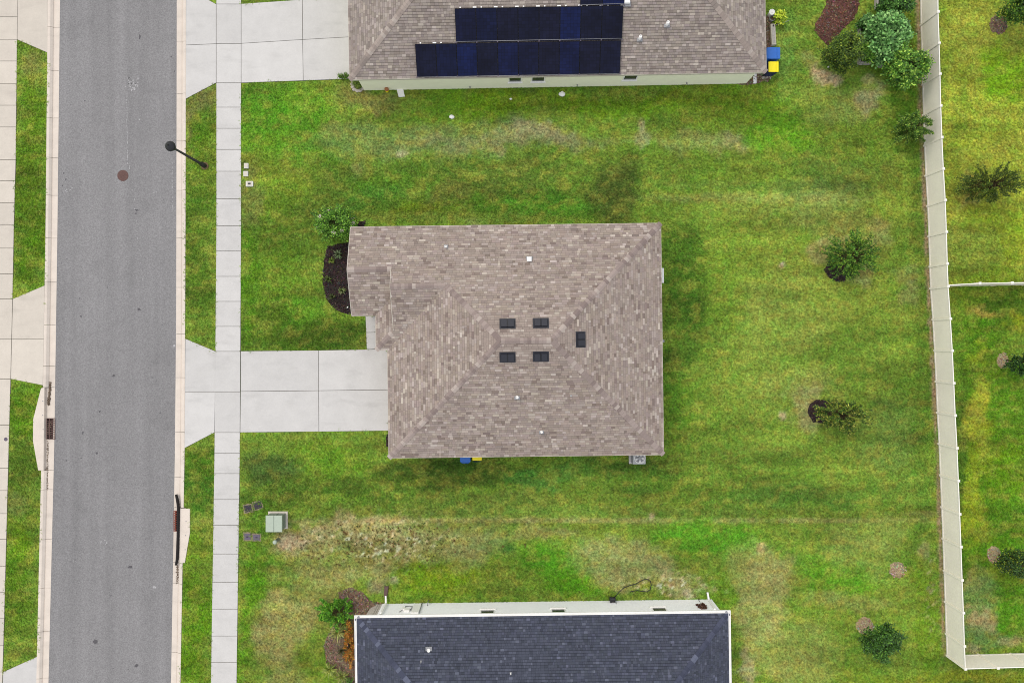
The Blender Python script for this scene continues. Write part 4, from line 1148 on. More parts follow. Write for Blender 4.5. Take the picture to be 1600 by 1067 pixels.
def wall_window(F, u0, u1, v, z0, z1, parent, outdir):
    """window in an east-west wall; outdir +1 = towards +v (south)"""
    m = MB(); d = .035 * outdir; fr = .06
    def bb(mb, ua, ub, za, zb, va, vb):
        mb.prism([xy(F.P(ua, va, 0)), xy(F.P(ub, va, 0)), xy(F.P(ub, vb, 0)), xy(F.P(ua, vb, 0))], za, zb)
    g = MB(); bb(g, u0 + fr, u1 - fr, z0 + fr, z1 - fr, v - .04 * outdir, v + .012 * outdir)
    w_ = g.build('window', M['glass'], parent)
    bb(m, u0, u0 + fr, z0, z1, v - .05 * outdir, v + d); bb(m, u1 - fr, u1, z0, z1, v - .05 * outdir, v + d)
    bb(m, u0 + fr, u1 - fr, z1 - fr, z1, v - .05 * outdir, v + d); bb(m, u0 + fr, u1 - fr, z0, z0 + fr, v - .05 * outdir, v + d)
    m.build('frame', M['white'], w_)
    s_ = MB(); bb(s_, u0 - .05, u1 + .05, z0 - .07, z0 - .002, v - .01 * outdir, v + .09 * outdir); s_.build('sill', M['white'], w_)
for (xa, xb, yy) in ((794.5, 815.5, 127), (830.5, 852, 126), (975, 997.5, 122)):
    pa, pb = W(xa, yy, 1.7), W(xb, yy, 1.7); dd = Vector((math.cos(ang2), math.sin(ang2), 0))
    wall_window(F2, (pa - sw).dot(dd), (pb - sw).dot(dd), -iw, 1.02, 1.95, h2, 1)
for (px, py) in ((734.5, 136.5), (902, 132.8), (1073, 129)):
    q_ = W(px, py, .4); m = MB(); m.box(q_.x, bl.y + (q_.x - bl.x) * math.tan(ang2) - .03, .4, .07, .1, .07, ang2); m.build('hose_bib', M['galv'], h2)
n2s = nn(S2)
def z2f(x, y): return S2[0].z - (n2s.x * (x - S2[0].x) + n2s.y * (y - S2[0].y)) / n2s.z
hood_vent(on_roof(979.5, 3, z2f), .3, .2, h2); pipe_vent(on_roof(1042, 39, z2f), .17, .35, h2); pipe_vent(on_roof(999.4, 61, z2f), .17, .35, h2)
# solar panels
def solar_material():
    m = bpy.data.materials.new('solar_cells'); m.use_nodes = True
    N, L = m.node_tree.nodes, m.node_tree.links; bs = N['Principled BSDF']
    bs.inputs['Roughness'].default_value = .3; bs.inputs['Specular IOR Level'].default_value = .12
    at = N.new('ShaderNodeAttribute'); at.attribute_name = 'col'
    nz = N.new('ShaderNodeTexNoise'); nz.inputs['Scale'].default_value = .9; gm = N.new('ShaderNodeNewGeometry'); L.new(gm.outputs['Position'], nz.inputs['Vector'])
    mr = N.new('ShaderNodeMapRange'); mr.inputs['From Min'].default_value = .3; mr.inputs['From Max'].default_value = .7; mr.inputs['To Min'].default_value = .75; mr.inputs['To Max'].default_value = 1.3
    L.new(nz.outputs['Fac'], mr.inputs['Value'])
    sc_ = N.new('ShaderNodeVectorMath'); sc_.operation = 'SCALE'; L.new(at.outputs['Color'], sc_.inputs[0]); L.new(mr.outputs[0], sc_.inputs['Scale'])
    L.new(sc_.outputs[0], bs.inputs['Base Color'])
    return m
M['solar'] = solar_material()
M['panel_frame'] = material('panel_frame', (22, 23, 34), .5, .12)
us, vs_ = plane_axes(S2)[1], plane_axes(S2)[2]
if us.x < 0: us = -us
def solar_row(tl_px, n, tr_px, seed):
    a_ = on_roof(*tl_px, z2f) ; b_ = on_roof(*tr_px, z2f)
    r_ = random.Random(seed); w_ = ((b_ - a_).dot(us)) / n; hh = PAN_H
    for k in range(n):
        o = a_ + us * (w_ * k); 
        root = empty('solar_panel'); root.parent = h2; root.location = (o + n2s * .12) - Vector(h2.location)
        p0 = o + n2s * .12
        def q4(mb, ua, ub, va, vb, z0, z1, c):
            v = [p0 + us * ua - vs_ * va + n2s * z0, p0 + us * ub - vs_ * va + n2s * z0, p0 + us * ub - vs_ * vb + n2s * z0, p0 + us * ua - vs_ * vb + n2s * z0]
            v += [x + n2s * (z1 - z0) for x in v]
            mb.add(v, [(0, 1, 2, 3), (7, 6, 5, 4), (4, 5, 1, 0), (5, 6, 2, 1), (6, 7, 3, 2), (7, 4, 0, 3)], c)
        f = MB(); q4(f, .006, w_ - .006, .006, hh - .006, -.035, .0, C3((28, 30, 40))); f.build('frame', M['panel_frame'], root)
        cells = MB()
        base_ = r_.choice([(20, 24, 50), (22, 25, 47), (19, 25, 54), (23, 25, 46), (20, 27, 62), (19, 29, 70)])
        nxc, nyc = 6, 10
        cw, ch = (w_ - .05) / nxc, (hh - .05) / nyc
        for i in range(nxc):
            for j in range(nyc):
                kk = r_.uniform(.9, 1.12)
                q4(cells, .025 + i * cw + .004, .025 + (i + 1) * cw - .004, .025 + j * ch + .004, .025 + (j + 1) * ch - .004, .0, .004, C3(tuple(x * kk for x in base_)))
        cells.build('cells', M['solar'], root, colour=True)
    # rails and clamps along the lower edge
    rl = MB(); o = a_
    rl_h = .03
    p0 = o + n2s * .12
    for k in range(n + 1):
        c0 = p0 + us * (w_ * k) - vs_ * (hh + .0)
        rl.box(c0.x, c0.y, c0.z - .02, .07, .05, .05, ang2)
        c1 = p0 + us * (w_ * (k + .45)) + vs_ * .04
    rl.build('clamps', M['lid_grey'], h2)
    tb_ = MB(); r_ = random.Random(seed + 5)
    for k in range(n):
        for t in (.27, .95):
            c1 = p0 + us * (w_ * (k + t)) + vs_ * .05
            if seed == 1 and c1.x > -2.2 - 1: continue
            tb_.box(c1.x, c1.y, c1.z - .07, .2 if t > .5 else .08, .06, .06, ang2)
    if tb_.v: tb_.build('mount_feet', M['white'], h2)
a0 = on_roof(648.6, 69.3, z2f); a1 = on_roof(652, 121, z2f)
PAN_H = abs((a0 - a1).dot(vs_)) + .0
solar_row((648.6, 69.0), 10, (970.2, 63.3), 1)
solar_row((710.4, 13.6), 8, (973.7, 7.6), 2)
q0 = on_roof(710.4, 13.6, z2f)
solar_row((907, -46), 2, (977.3, -48), 3)
# metal strip between rows
for (x0_, y0_, x1_, y1_) in ((712, 65.4, 971.4, 60.2), (907, 8.3, 974, 6.0), (652, 120.8, 968.6, 115.2)):
    A, Bq = on_roof(x0_, y0_, z2f), on_roof(x1_, y1_, z2f)
    m = MB(); m.tube([A + n2s * .12, Bq + n2s * .12], .013, 6); m.build('rail', M['galv'], h2)

# ============================================================ HOUSE 3 (bottom, dark roof)
h3 = empty('house', W(850, 1040)); tag(h3, 'white walled house with a dark blue grey shingled roof and white gutters', 'house')
nw, ne = W(553.5, 961.3, ZE), W(1141.5, 953.3, ZE)
ang3 = math.atan2(ne.y - nw.y, ne.x - nw.x); L3 = (ne - nw).length; D3 = 13.0; h_ = D3 / 2
F3 = Frame(nw, ang3)
P3 = F3.P; G_ = .13; PI3 = .44; z3 = ZE + PI3 * (h_ - G_)
N3 = [P3(G_, G_, ZE), P3(L3 - G_, G_, ZE), P3(L3 - h_, h_, z3), P3(h_, h_, z3)]
W3 = [P3(G_, D3 - G_, ZE), P3(G_, G_, ZE), P3(h_, h_, z3)]
E3 = [P3(L3 - G_, G_, ZE), P3(L3 - G_, D3 - G_, ZE), P3(L3 - h_, h_, z3)]
S3 = [P3(L3 - G_, D3 - G_, ZE), P3(G_, D3 - G_, ZE), P3(h_, h_, z3), P3(L3 - h_, h_, z3)]
PAL3 = [(83, 87, 101), (78, 82, 95), (91, 95, 110), (72, 76, 88), (107, 111, 127)]
CAP3 = [(80, 84, 102), (86, 90, 109), (74, 78, 95), (110, 115, 134)]
shingle_roof('roof', [N3, W3, E3, S3], h3, PAL3, [7, 5, 2.2, 1.2, .5], [.11, .15, .22], 41,
             [(P3(G_, G_, ZE), P3(h_, h_, z3), nn(N3), nn(W3)), (P3(L3 - G_, G_, ZE), P3(L3 - h_, h_, z3), nn(N3), nn(E3)), (P3(h_, h_, z3), P3(L3 - h_, h_, z3), nn(N3), nn(S3)),
              (P3(G_, D3 - G_, ZE), P3(h_, h_, z3), nn(W3), nn(S3)), (P3(L3 - G_, D3 - G_, ZE), P3(L3 - h_, h_, z3), nn(E3), nn(S3))], CAP3, M['deck_dark'], gap=.013)
# gutters: open channels, mitred at the corners
def gutter(F, a_, b_, inward, parent):
    A, Bq = F.P(a_[0], a_[1], 0), F.P(b_[0], b_[1], 0)
    d = (Bq - A).normalized(); iv = inward
    ang = math.atan2(d.y, d.x)
    m = MB(); L_ = (Bq - A).length
    prof = [(0, ZE + .01), (.0, ZE - .11), (.13, ZE - .13), (.13, ZE + .035), (.10, ZE + .035), (.10, ZE - .03), (.03, ZE - .03), (.03, ZE + .01)]
    vs = []
    for (P_, e_) in ((A, 1), (Bq, -1)):
        for (o_, z) in prof:
            p = P_ + iv * o_ + d * (e_ * o_)
            vs.append((p.x, p.y, z))
    k = len(prof); fs = [(j, (j + 1) % k, k + (j + 1) % k, k + j) for j in range(k)]
    m.add(vs, fs)
    return m.build('gutter', M['white'], parent)
dE = (P3(1, 0, 0) - P3(0, 0, 0)); dS = (P3(0, 1, 0) - P3(0, 0, 0))
gutter(F3, (0, 0), (L3, 0), dS, h3); gutter(F3, (L3, 0), (L3, D3), -dE, h3); gutter(F3, (L3, D3), (0, D3), -dS, h3); gutter(F3, (0, D3), (0, 0), dE, h3)
m = MB(); m.prism([xy(P3(u, v, 0)) for u, v in ((.14, .14), (L3 - .14, .14), (L3 - .14, D3 - .14), (.14, D3 - .14))], ZE - .16, ZE - .14); m.build('soffit', M['white'], h3)
wy3 = .34
uL = (W(597, 943) - nw).dot(dE); uR = (W(1112, 937) - nw).dot(dE)
walls(F3, [(uL, wy3 - .03), (uR, wy3 - .03), (uR, D3 - .4), (.5, D3 - .4), (.5, 1.6), (uL, 1.6)], ZE - .1, M['wall_white'], h3)
vN3 = wy3 - .03
for xa, xb in ((750.5, 773), (861, 883.5), (1018.5, 1041)):
    pa, pb = W(xa, 955, 1.5), W(xb, 955, 1.5)
    wall_window(F3, (pa - nw).dot(dE), (pb - nw).dot(dE), vN3, 1.28, 2.2, h3, -1)
# stone clad pillar at the porch corner
st = MB(); c0 = W(587, 951)
pl = [W(575, 959, 0), W(598, 958, 0), W(598, 944.5, 0), (W(588, 945)), (W(580, 948.5)), W(576, 953)]
m = MB(); m.prism([xy(p) for p in pl], -.05, ZE - .2); m.build('pillar', M['stone'], h3)
rr = random.Random(4)
for iz in range(9):
    for k in range(3):
        a_, b_ = pl[3].lerp(pl[2], (k + .1) / 3), pl[3].lerp(pl[2], (k + .92) / 3)
        m = MB(); c_ = (a_ + b_) / 2; m.box(c_.x, c_.y + .03, .02 + iz * .27, (b_ - a_).length, .08, .24, ang3, bevel=.015)
        m.build('stone', M['stone'], h3)
# downspouts
m = MB()
A = P3((W(594, 957) - nw).dot(dE), .06, 0)
def dspout(pts, parent):
    m = MB()
    for a_, b_ in zip(pts[:-1], pts[1:]):
        d = (b_ - a_); L_ = d.length; d.normalize(); s1 = d.cross(Vector((0, 1, 0)) if abs(d.y) < .9 else Vector((1, 0, 0))).normalized() * .05; s2 = d.cross(s1).normalized() * .038
        e_ = d * .03
        v = [a_ - e_ + s1 + s2, a_ - e_ - s1 + s2, a_ - e_ - s1 - s2, a_ - e_ + s1 - s2, b_ + e_ + s1 + s2, b_ + e_ - s1 + s2, b_ + e_ - s1 - s2, b_ + e_ + s1 - s2]
        m.add(v, [(0, 1, 2, 3), (7, 6, 5, 4), (0, 4, 5, 1), (1, 5, 6, 2), (2, 6, 7, 3), (3, 7, 4, 0)])
    return m.build('downspout', M['white'], parent)
g1 = W(594.5, 957.5, ZE - .12); w1_ = W(603, 941.5, .25)
dspout([g1, Vector((w1_.x - .02, w1_.y - .04, 2.25)), Vector((w1_.x, w1_.y, .3)), W(602.5, 931.5, .09)], h3)
ex = MB(); a_, b_ = W(602.5, 931.5), W(604, 915); ex.prism([xy(a_ + Vector((-.1, 0, 0))), xy(a_ + Vector((.1, 0, 0))), xy(b_ + Vector((.14, 0, 0))), xy(b_ + Vector((-.12, 0, 0)))], .02, .1, bevel=.02)
tag(ex.build('splash_block', M['brown_pl']), 'brown splash block under the left downspout of the dark roofed house', 'splash block')
g2 = W(1117, 951.5, ZE - .12); w2_ = W(1107, 936, .25)
dspout([g2, Vector((w2_.x, w2_.y - .03, 2.25)), Vector((w2_.x, w2_.y, .3)), W(1105.5, 926, .1)], h3)
# electric meter panel with conduits
yw = lambda x: P3((Vector((x, 0, 0)) - Vector((nw.x, 0, 0))).x, vN3, 0).y
for (cx_, z0, sx, sz, dp_) in ((W(650, 945, 1.3).x, .55, .42, 1.3, .14), (W(636, 945, 1.3).x, 1.05, .3, .4, .12), (W(629.5, 945, 1.3).x, .9, .16, .26, .1)):
    m = MB(); m.box(cx_, yw(cx_) + dp_ / 2, z0, sx, dp_, sz, ang3, bevel=.01); m.build('meter_box', M['white'], h3)
m = MB(); x_ = W(640, 945, 1).x
m.tube([(x_ - .3, yw(x_) + .04, .9), (x_ - .3, yw(x_) + .05, .6), (x_ + .1, yw(x_) + .05, .6), (x_ + .1, yw(x_) + .05, 1.2)], .025, 8)
m.tube([(x_ - .55, yw(x_) + .04, 1.5), (x_ - .35, yw(x_) + .05, 1.1), (x_ + .1, yw(x_) + .05, 1.1)], .02, 8)
m.tube([(x_ + .62, yw(x_) + .05, -.02), (x_ + .62, yw(x_) + .05, 1.7)], .03, 8)
m.build('conduit', M['galv'], h3)
m = MB(); x_ = W(668, 942, .4).x
m.tube([(x_, yw(x_) + .02, .45), (x_, yw(x_) + .14, .45), (x_ + .02, yw(x_) + .2, .3), (x_ + .03, yw(x_) + .2, .02)], .022, 8); m.build('hose_bib', M['galv'], h3)
n3n = nn(N3)
def z3f(x, y): return N3[0].z - (n3n.x * (x - N3[0].x) + n3n.y * (y - N3[0].y)) / n3n.z
pipe_vent(on_roof(670, 1015, z3f), .19, .1, h3); pipe_vent(on_roof(658, 1033, z3f), .06, .16, h3, M['galv']); pipe_vent(on_roof(798, 1051, z3f), .06, .16, h3)

# ------------------------------------------------------------------ fences
def vinyl_fence(pts, label, z1=FZ, first_post=True):
    """pts: plan points of the posts"""
    root = empty('fence', (pts[len(pts) // 2].x, pts[len(pts) // 2].y, 0)); tag(root, label, 'fence')
    for i, p in enumerate(pts):
        if i == 0 and not first_post: continue
        d = (pts[min(i + 1, len(pts) - 1)] - pts[max(i - 1, 0)]); ang = math.atan2(d.y, d.x)
        m = MB(); m.box(p.x, p.y, -.1, .11, .11, z1 + .12, ang)
        po = m.build('post', M['vinyl'], root)
        m = MB(); m.box(p.x, p.y, z1 + .021, .15, .15, .03, ang, bevel=.008); m.box(p.x, p.y, z1 + .052, .11, .11, .03, ang, bevel=.02); m.build('post_cap', M['vinyl_white'], po)
    for a_, b_ in zip(pts[:-1], pts[1:]):
        d = b_ - a_; L_ = d.length - .112; d.normalize(); ang = math.atan2(d.y, d.x); s0 = a_ + d * .056; nb = 12; bw = L_ / nb
        m = MB()
        for k in range(nb):
            c_ = s0 + d * (bw * (k + .5)); m.box(c_.x, c_.y, .1, bw - .008, .022, z1 - .2, ang)
            if k: 
                c_ = s0 + d * (bw * k); m.box(c_.x, c_.y, .1, .012, .014, z1 - .2, ang)
        pn = m.build('panel', M['vinyl'], root)
        c_ = s0 + d * (L_ / 2)
        m = MB(); m.box(c_.x, c_.y, z1 - .1, L_, .05, .1, ang, bevel=.004); m.build('rail', M['vinyl_white'], root)
        m = MB(); m.box(c_.x, c_.y, .03, L_, .05, .11, ang); m.build('rail', M['vinyl_white'], root)
    return root
main_pts = [W(x, y, FZ) for x, y in FENCE_TOP]; main_pts = [Vector((p.x, p.y, 0)) for p in main_pts]
main_pts.insert(0, main_pts[0] + (main_pts[0] - main_pts[1])); main_pts.insert(0, main_pts[0] + (main_pts[0] - main_pts[1]))
vinyl_fence(main_pts, 'long pale vinyl privacy fence running down the right side of the back lawn')
sp = [Vector((*xy(W(x, y, FZ)), 0)) for x, y in ((1481.5, 445.5), (1530.8, 442.8), (1581.4, 442), (1632, 441.2), (1683, 440.4))]
vinyl_fence(sp, 'short pale vinyl fence seen edge on, splitting the two gardens at the right edge', first_post=False)
cp = [Vector((*xy(W(x, y, FZ)), 0)) for x, y in ((1508.5, 1044.6), (1559.5, 1043), (1611, 1041.6), (1663, 1040.2))]
vinyl_fence(cp, 'pale vinyl fence running right from the corner at the bottom right', first_post=False)

# ------------------------------------------------------------------ mulch beds
for (poly, pal, lab) in BEDS:
    P = [W(*p) for p in poly]; m = MB(); cen = sum(P, Vector()) / len(P)
    dense = []
    r_ = random.Random(len(lab))
    for i in range(len(P)):
        a_, b_ = P[i], P[(i + 1) % len(P)]; k = max(1, int((b_ - a_).length / .25))
        for j in range(k):
            q_ = a_.lerp(b_, j / k); dense.append(q_ + Vector((r_.uniform(-.05, .05), r_.uniform(-.05, .05), 0)))
    n = len(dense)
    rings_ = [(1.0, -.015), (.93, .03), (.6, .05), (.25, .055)]
    vs = []; cc = C3(pal[0])
    for f, z in rings_:
        for q_ in dense: 
            p = cen.lerp(q_, f); vs.append((p.x, p.y, z + r_.uniform(-.006, .006)))
    vs.append((cen.x, cen.y, .055)); fs = []
    A = sum(dense[i].x * dense[(i + 1) % n].y - dense[(i + 1) % n].x * dense[i].y for i in range(n))
    for k in range(len(rings_) - 1):
        for i in range(n):
            j = (i + 1) % n; f_ = (k * n + i, k * n + j, (k + 1) * n + j, (k + 1) * n + i); fs.append(f_ if A > 0 else f_[::-1])
    for i in range(n):
        f_ = ((len(rings_) - 1) * n + i, (len(rings_) - 1) * n + (i + 1) % n, len(vs) - 1); fs.append(f_ if A > 0 else f_[::-1])
    m.add(vs, fs, cc, True)
    # chips
    xs = [p.x for p in P]; ys = [p.y for p in P]; ar = abs(A) / 2
    npx = [(p.x, p.y) for p in P]
    tot = int(min(3500, ar * 170)); X = RNG.uniform(min(xs), max(xs), tot * 3); Y = RNG.uniform(min(ys), max(ys), tot * 3)
    ok = in_poly(X, Y, npx); X, Y = X[ok][:tot], Y[ok][:tot]
    for x, y in zip(X, Y):
        s_ = r_.uniform(.05, .13); t = r_.uniform(0, 3.14); c_ = tuple(x * r_.choice((.65, .9, 1.05, 1.3)) for x in C3(r_.choice(pal))); z = .055 + r_.uniform(0, .03)
        dx, dy = math.cos(t) * s_ / 2, math.sin(t) * s_ / 2; ex_, ey = -math.sin(t) * s_ * .17, math.cos(t) * s_ * .17; tz = r_.uniform(-.02, .02)
        v = [(x - dx - ex_, y - dy - ey, z - tz), (x + dx - ex_, y + dy - ey, z + tz), (x + dx + ex_, y + dy + ey, z + tz + .008), (x - dx + ex_, y - dy + ey, z - tz + .008), (x, y, z - .02)]
        m.add(v, [(0, 1, 2, 3), (0, 4, 1), (2, 4, 3)], c_)
    tag(m.build('mulch', M['mulch'], None, colour=True), kind='stuff')

# ------------------------------------------------------------------ plants
def leafcard(mb, p, d, up, ln, wd, c):
    s_ = d.cross(up)
    if s_.length < 1e-3: s_ = d.orthogonal()
    s_.normalize(); n_ = s_.cross(d).normalized()
    mid = p + d * (ln * .5) + n_ * (ln * .08)
    mb.add([p, mid + s_ * wd, p + d * ln - n_ * ln * .05, mid - s_ * wd], [(0, 1, 2), (0, 2, 3)], c)

def rnd_dir(r_, upb=.0):
    while True:
        v = Vector((r_.uniform(-1, 1), r_.uniform(-1, 1), r_.uniform(-1, 1)))
        if .05 < v.length < 1: break
    v.normalize(); v.z += upb; return v.normalized()

def plant(name, label, cat, base_px, crown_px, rx, ry, zlo, zhi, n_clump, leaves, lsize, pal, seed, clump=.22, trunk_r=.04, style='bush', flowers=None, cloudw=.35, lw=.28):
    """trunk + limbs + a crown of separate leaves. rx, ry in photo pixels at crown height."""
    r_ = random.Random(seed)
    b_ = W(*base_px); zc = (zlo + zhi) / 2; cc = W(crown_px[0], crown_px[1], zc); k = S * (H - zc) / H
    RX, RY, RZ = rx * k, ry * k, (zhi - zlo) / 2
    root = empty(name, b_); tag(root, label, cat)
    tr = MB(); cr = MB()
    top = Vector((cc.x, cc.y, zhi - RZ * .35))
    bow = Vector((b_.x, b_.y, 0)).lerp(top, .45) + Vector((0, 0, .1))
    tr.tube([Vector((b_.x, b_.y, -.05)), bow, top], [trunk_r, trunk_r * .75, trunk_r * .3], 8)
    cols = [tuple(x * y for x, y in zip(C3(c, 1.0), (1.3, 1.15, .7))) for c in pal]
    for i in range(n_clump):
        # clump centres spread through the volume, biased to the rim; uneven outline
        t = r_.uniform(0, 2 * math.pi); rr_ = r_.uniform(.15, 1) ** .55 * r_.uniform(.75, 1.12)
        zt = r_.uniform(-1, 1)
        q = math.sqrt(max(.05, 1 - (zt * .8) ** 2)) if style != 'cone' else max(.15, (1 - zt) / 2 + .12)
        cpt = Vector((cc.x + RX * rr_ * q * math.cos(t), cc.y + RY * rr_ * q * math.sin(t), cc.z + RZ * zt))
        st_ = bow.lerp(top, r_.uniform(0, .9)) if zt > -.6 else bow
        md = st_.lerp(cpt, .5) + Vector((0, 0, .06))
        tr.tube([st_, md, cpt], [trunk_r * .38, trunk_r * .25, trunk_r * .1], 5)
        shade = r_.uniform(.72, 1.2)
        out = (cpt - Vector((cc.x, cc.y, zlo))).normalized()
        cl = clump * r_.uniform(.7, 1.3)
        for j in range(leaves):
            if style == 'cone' or style == 'spray':
                # leaves along an outward shoot
                s_ = r_.random(); p = md.lerp(cpt, .3 + s_ * .95) + rnd_dir(r_) * cl * .35 * (1.2 - s_ * .6)
                d = (out * .8 + rnd_dir(r_) * .9).normalized()
            else:
                p = cpt + Vector((r_.gauss(0, 1), r_.gauss(0, 1), r_.gauss(0, .75))) * cl * .5
                d = ((p - cpt).normalized() * .6 + rnd_dir(r_, .3)).normalized()
            c = cols[r_.choices(range(len(cols)), [4, 3, 2, 1.3, 1][:len(cols)])[0]]
            f = shade * r_.uniform(.8, 1.2)
            leafcard(cr, p, d, Vector((r_.uniform(-.4, .4), r_.uniform(-.4, .4), 1)), lsize * r_.uniform(.7, 1.25), lsize * lw, tuple(min(.8, x * f) for x in c))
        if flowers and r_.random() < flowers[1]:
            for j in range(26):
                p = cpt + Vector((r_.gauss(0, 1), r_.gauss(0, 1), 0)) * .05 + Vector((0, 0, cl * .6 + r_.uniform(0, .05)))
                leafcard(cr, p, rnd_dir(r_, .2), Vector((0, 0, 1)), .05, .02, C3(flowers[0]))
    tr.build('trunk', M['bark'], root); cr.build('crown', M['leaf'], root, colour=True)
    return root

GD = [(46, 84, 26), (66, 108, 36), (36, 66, 24), (98, 140, 52), (130, 160, 60)]
GC = [(70, 118, 48), (94, 142, 58), (48, 86, 36), (124, 166, 76), (150, 186, 96)]
GL = [(90, 142, 92), (114, 166, 116), (66, 112, 72), (142, 190, 142), (50, 84, 50)]
GY = [(104, 128, 40), (150, 160, 56), (60, 84, 28), (190, 186, 86), (128, 150, 50)]
DKG = [(34, 68, 36), (48, 88, 42), (26, 52, 28), (70, 112, 52), (94, 134, 58)]
plant('tree', 'small dark green feathery tree over a mulch ring in the upper back lawn', 'tree', (1309, 412), (1333, 401), 44, 38, .4, 2.7, 130, 52, .13, [(52, 96, 34), (76, 124, 42), (38, 72, 30), (112, 150, 60), (134, 168, 66)], 101, .2, .04, 'spray', lw=.17)
plant('tree', 'small tree with yellow tipped leaves beside a dark mulch ring in the lower back lawn', 'tree', (1287, 640), (1314, 649), 40, 27, .4, 3.0, 110, 56, .12, [(58, 92, 36), (112, 132, 52), (34, 62, 30), (168, 174, 104), (80, 114, 42)], 102, .17, .04, 'spray', lw=.2)
plant('tree', 'compact dark broad leaved tree beside a tan ring, low in the back lawn', 'tree', (1354, 979), (1377, 1001), 27, 26, .7, 2.5, 60, 90, .13, [(44, 82, 34), (58, 100, 40), (32, 62, 28), (82, 126, 52)], 103, .22, .04, lw=.3)
plant('tree', 'sparse olive green tree beyond the fence with wiry outer twigs', 'tree', (1516, 300), (1548, 288), 50, 31, .5, 2.6, 130, 56, .12, [(58, 84, 30), (86, 108, 38), (40, 62, 24), (124, 140, 56), (72, 98, 34)], 104, .2, .045, 'spray', lw=.2)
plant('tree', 'dense dark green tree in the top right corner above a brown mulch patch', 'tree', (1568, 30), (1596, 12), 28, 22, .7, 2.6, 60, 80, .13, GD, 105, .24, .045)
plant('tree', 'small dark tree cut by the right edge beside a sandy patch beyond the fence', 'tree', (1572, 562), (1600, 570), 22, 18, .5, 2.2, 46, 60, .12, DKG, 106, .2, .04, 'spray')
plant('tree', 'low dark tree at the right edge, lowest of those beyond the fence', 'tree', (1560, 866), (1587, 878), 24, 20, .5, 2.2, 50, 80, .12, [(36, 66, 26), (54, 88, 34), (28, 52, 24), (120, 140, 44)], 107, .2, .04)
plant('shrub', 'spiky dark green shrub against the fence below the planters', 'shrub', (1410, 207), (1426, 201), 28, 25, .3, 1.9, 90, 60, .13, [(66, 106, 44), (98, 138, 60), (46, 78, 34), (150, 178, 96)], 108, .2, .04, 'spray', lw=.18)
plant('tree', 'bright green citrus tree leaning over the fence right of the planters', 'tree', (1404, 118), (1419, 104), 31, 30, .5, 2.5, 70, 90, .15, GC, 109, .24, .05, lw=.3)
plant('tree', 'dense dark tree with yellow green tips, left of the raised planters', 'tree', (1300, 98), (1317, 82), 29, 27, .4, 2.6, 80, 90, .12, [(56, 86, 34), (88, 118, 42), (38, 62, 26), (128, 150, 58), (74, 106, 40)], 110, .22, .05)
plant('shrub', 'large pale green bush with broad leaves filling the right raised planter', 'bush', (1374, 76), (1384, 60), 33, 40, .3, 1.9, 110, 95, .19, GL, 111, .26, .05, lw=.34)
plant('shrub', 'dark leafy shrub at the top edge above the large pale bush', 'shrub', (1388, 30), (1398, 6), 24, 17, .4, 1.8, 44, 90, .15, [(52, 92, 46), (76, 124, 62), (38, 68, 36), (98, 148, 76)], 112, .24, .04, lw=.3)
plant('shrub', 'small dark shrub in the upper end of the left raised planter', 'shrub', (1346, 48), (1352, 38), 13, 11, .3, 1.1, 22, 70, .12, [(52, 92, 46), (76, 124, 62), (40, 76, 40)], 113, .18, .025, lw=.3)
plant('shrub', 'green pepper like bush in the lower end of the left raised planter', 'shrub', (1348, 86), (1353, 80), 13, 19, .3, 1.2, 34, 70, .13, GC, 114, .18, .025, lw=.3)
plant('shrub', 'small bright green sprig between the large pale bush and the fence', 'shrub', (1408, 68), (1416, 64), 8, 9, .2, .9, 10, 60, .12, [(88, 150, 40), (110, 170, 50), (70, 120, 34)], 115, .16, .02)
plant('shrub', 'green shrub with pale pink flowers at the front corner of the taupe roofed house', 'flowering shrub', (534, 358), (526, 349), 36, 27, .3, 2.1, 80, 70, .13, [(66, 112, 38), (92, 142, 52), (50, 86, 32), (122, 168, 74)], 116, .22, .03, flowers=((238, 214, 214), .22), lw=.3)
plant('shrub', 'loose green shrub at the corner of the bed beside the dark roofed house', 'shrub', (534, 952), (524, 954), 30, 26, .1, .9, 60, 60, .12, [(62, 122, 30), (88, 146, 40), (50, 96, 30), (114, 160, 60)], 117, .2, .02, 'spray')
plant('shrub', 'rusty orange shrub against the gutter of the dark roofed house', 'shrub', (549, 1000), (546, 1004), 9, 38, .1, 1.0, 50, 46, .1, [(150, 98, 44), (176, 128, 60), (112, 74, 42), (96, 110, 40), (140, 120, 60)], 118, .18, .02, 'spray')
plant('shrub', 'round clipped dark bush ringed by pale stones at the corner of the solar panelled house', 'shrub', (560, 134), (558, 132), 6.5, 6.5, .1, .6, 26, 60, .05, [(70, 96, 34), (88, 112, 42), (54, 78, 28)], 119, .1, .015)
plant('shrub', 'tiny dark shrub poking out at the driveway corner of the upper house', 'shrub', (538, 121), (537, 120), 10, 4, .05, .4, 20, 40, .06, [(62, 98, 24), (84, 120, 34)], 120, .1, .012)
plant('shrub', 'dark purple leaved plant by the wall under the right end of the lower gutter', 'shrub', (1091, 935), (1096.5, 947.5), 7, 5, 1.0, 1.6, 24, 34, .12, [(78, 58, 66), (110, 88, 92), (56, 42, 48)], 121, .14, .015, 'spray')
plant('shrub', 'yellow green potted plant beyond the back corner of the solar panelled house', 'plant', (1216, 31), (1218, 28), 7, 8, .1, .7, 16, 40, .12, [(160, 190, 60), (190, 210, 90), (110, 150, 50)], 122, .14, .015, lw=.32)

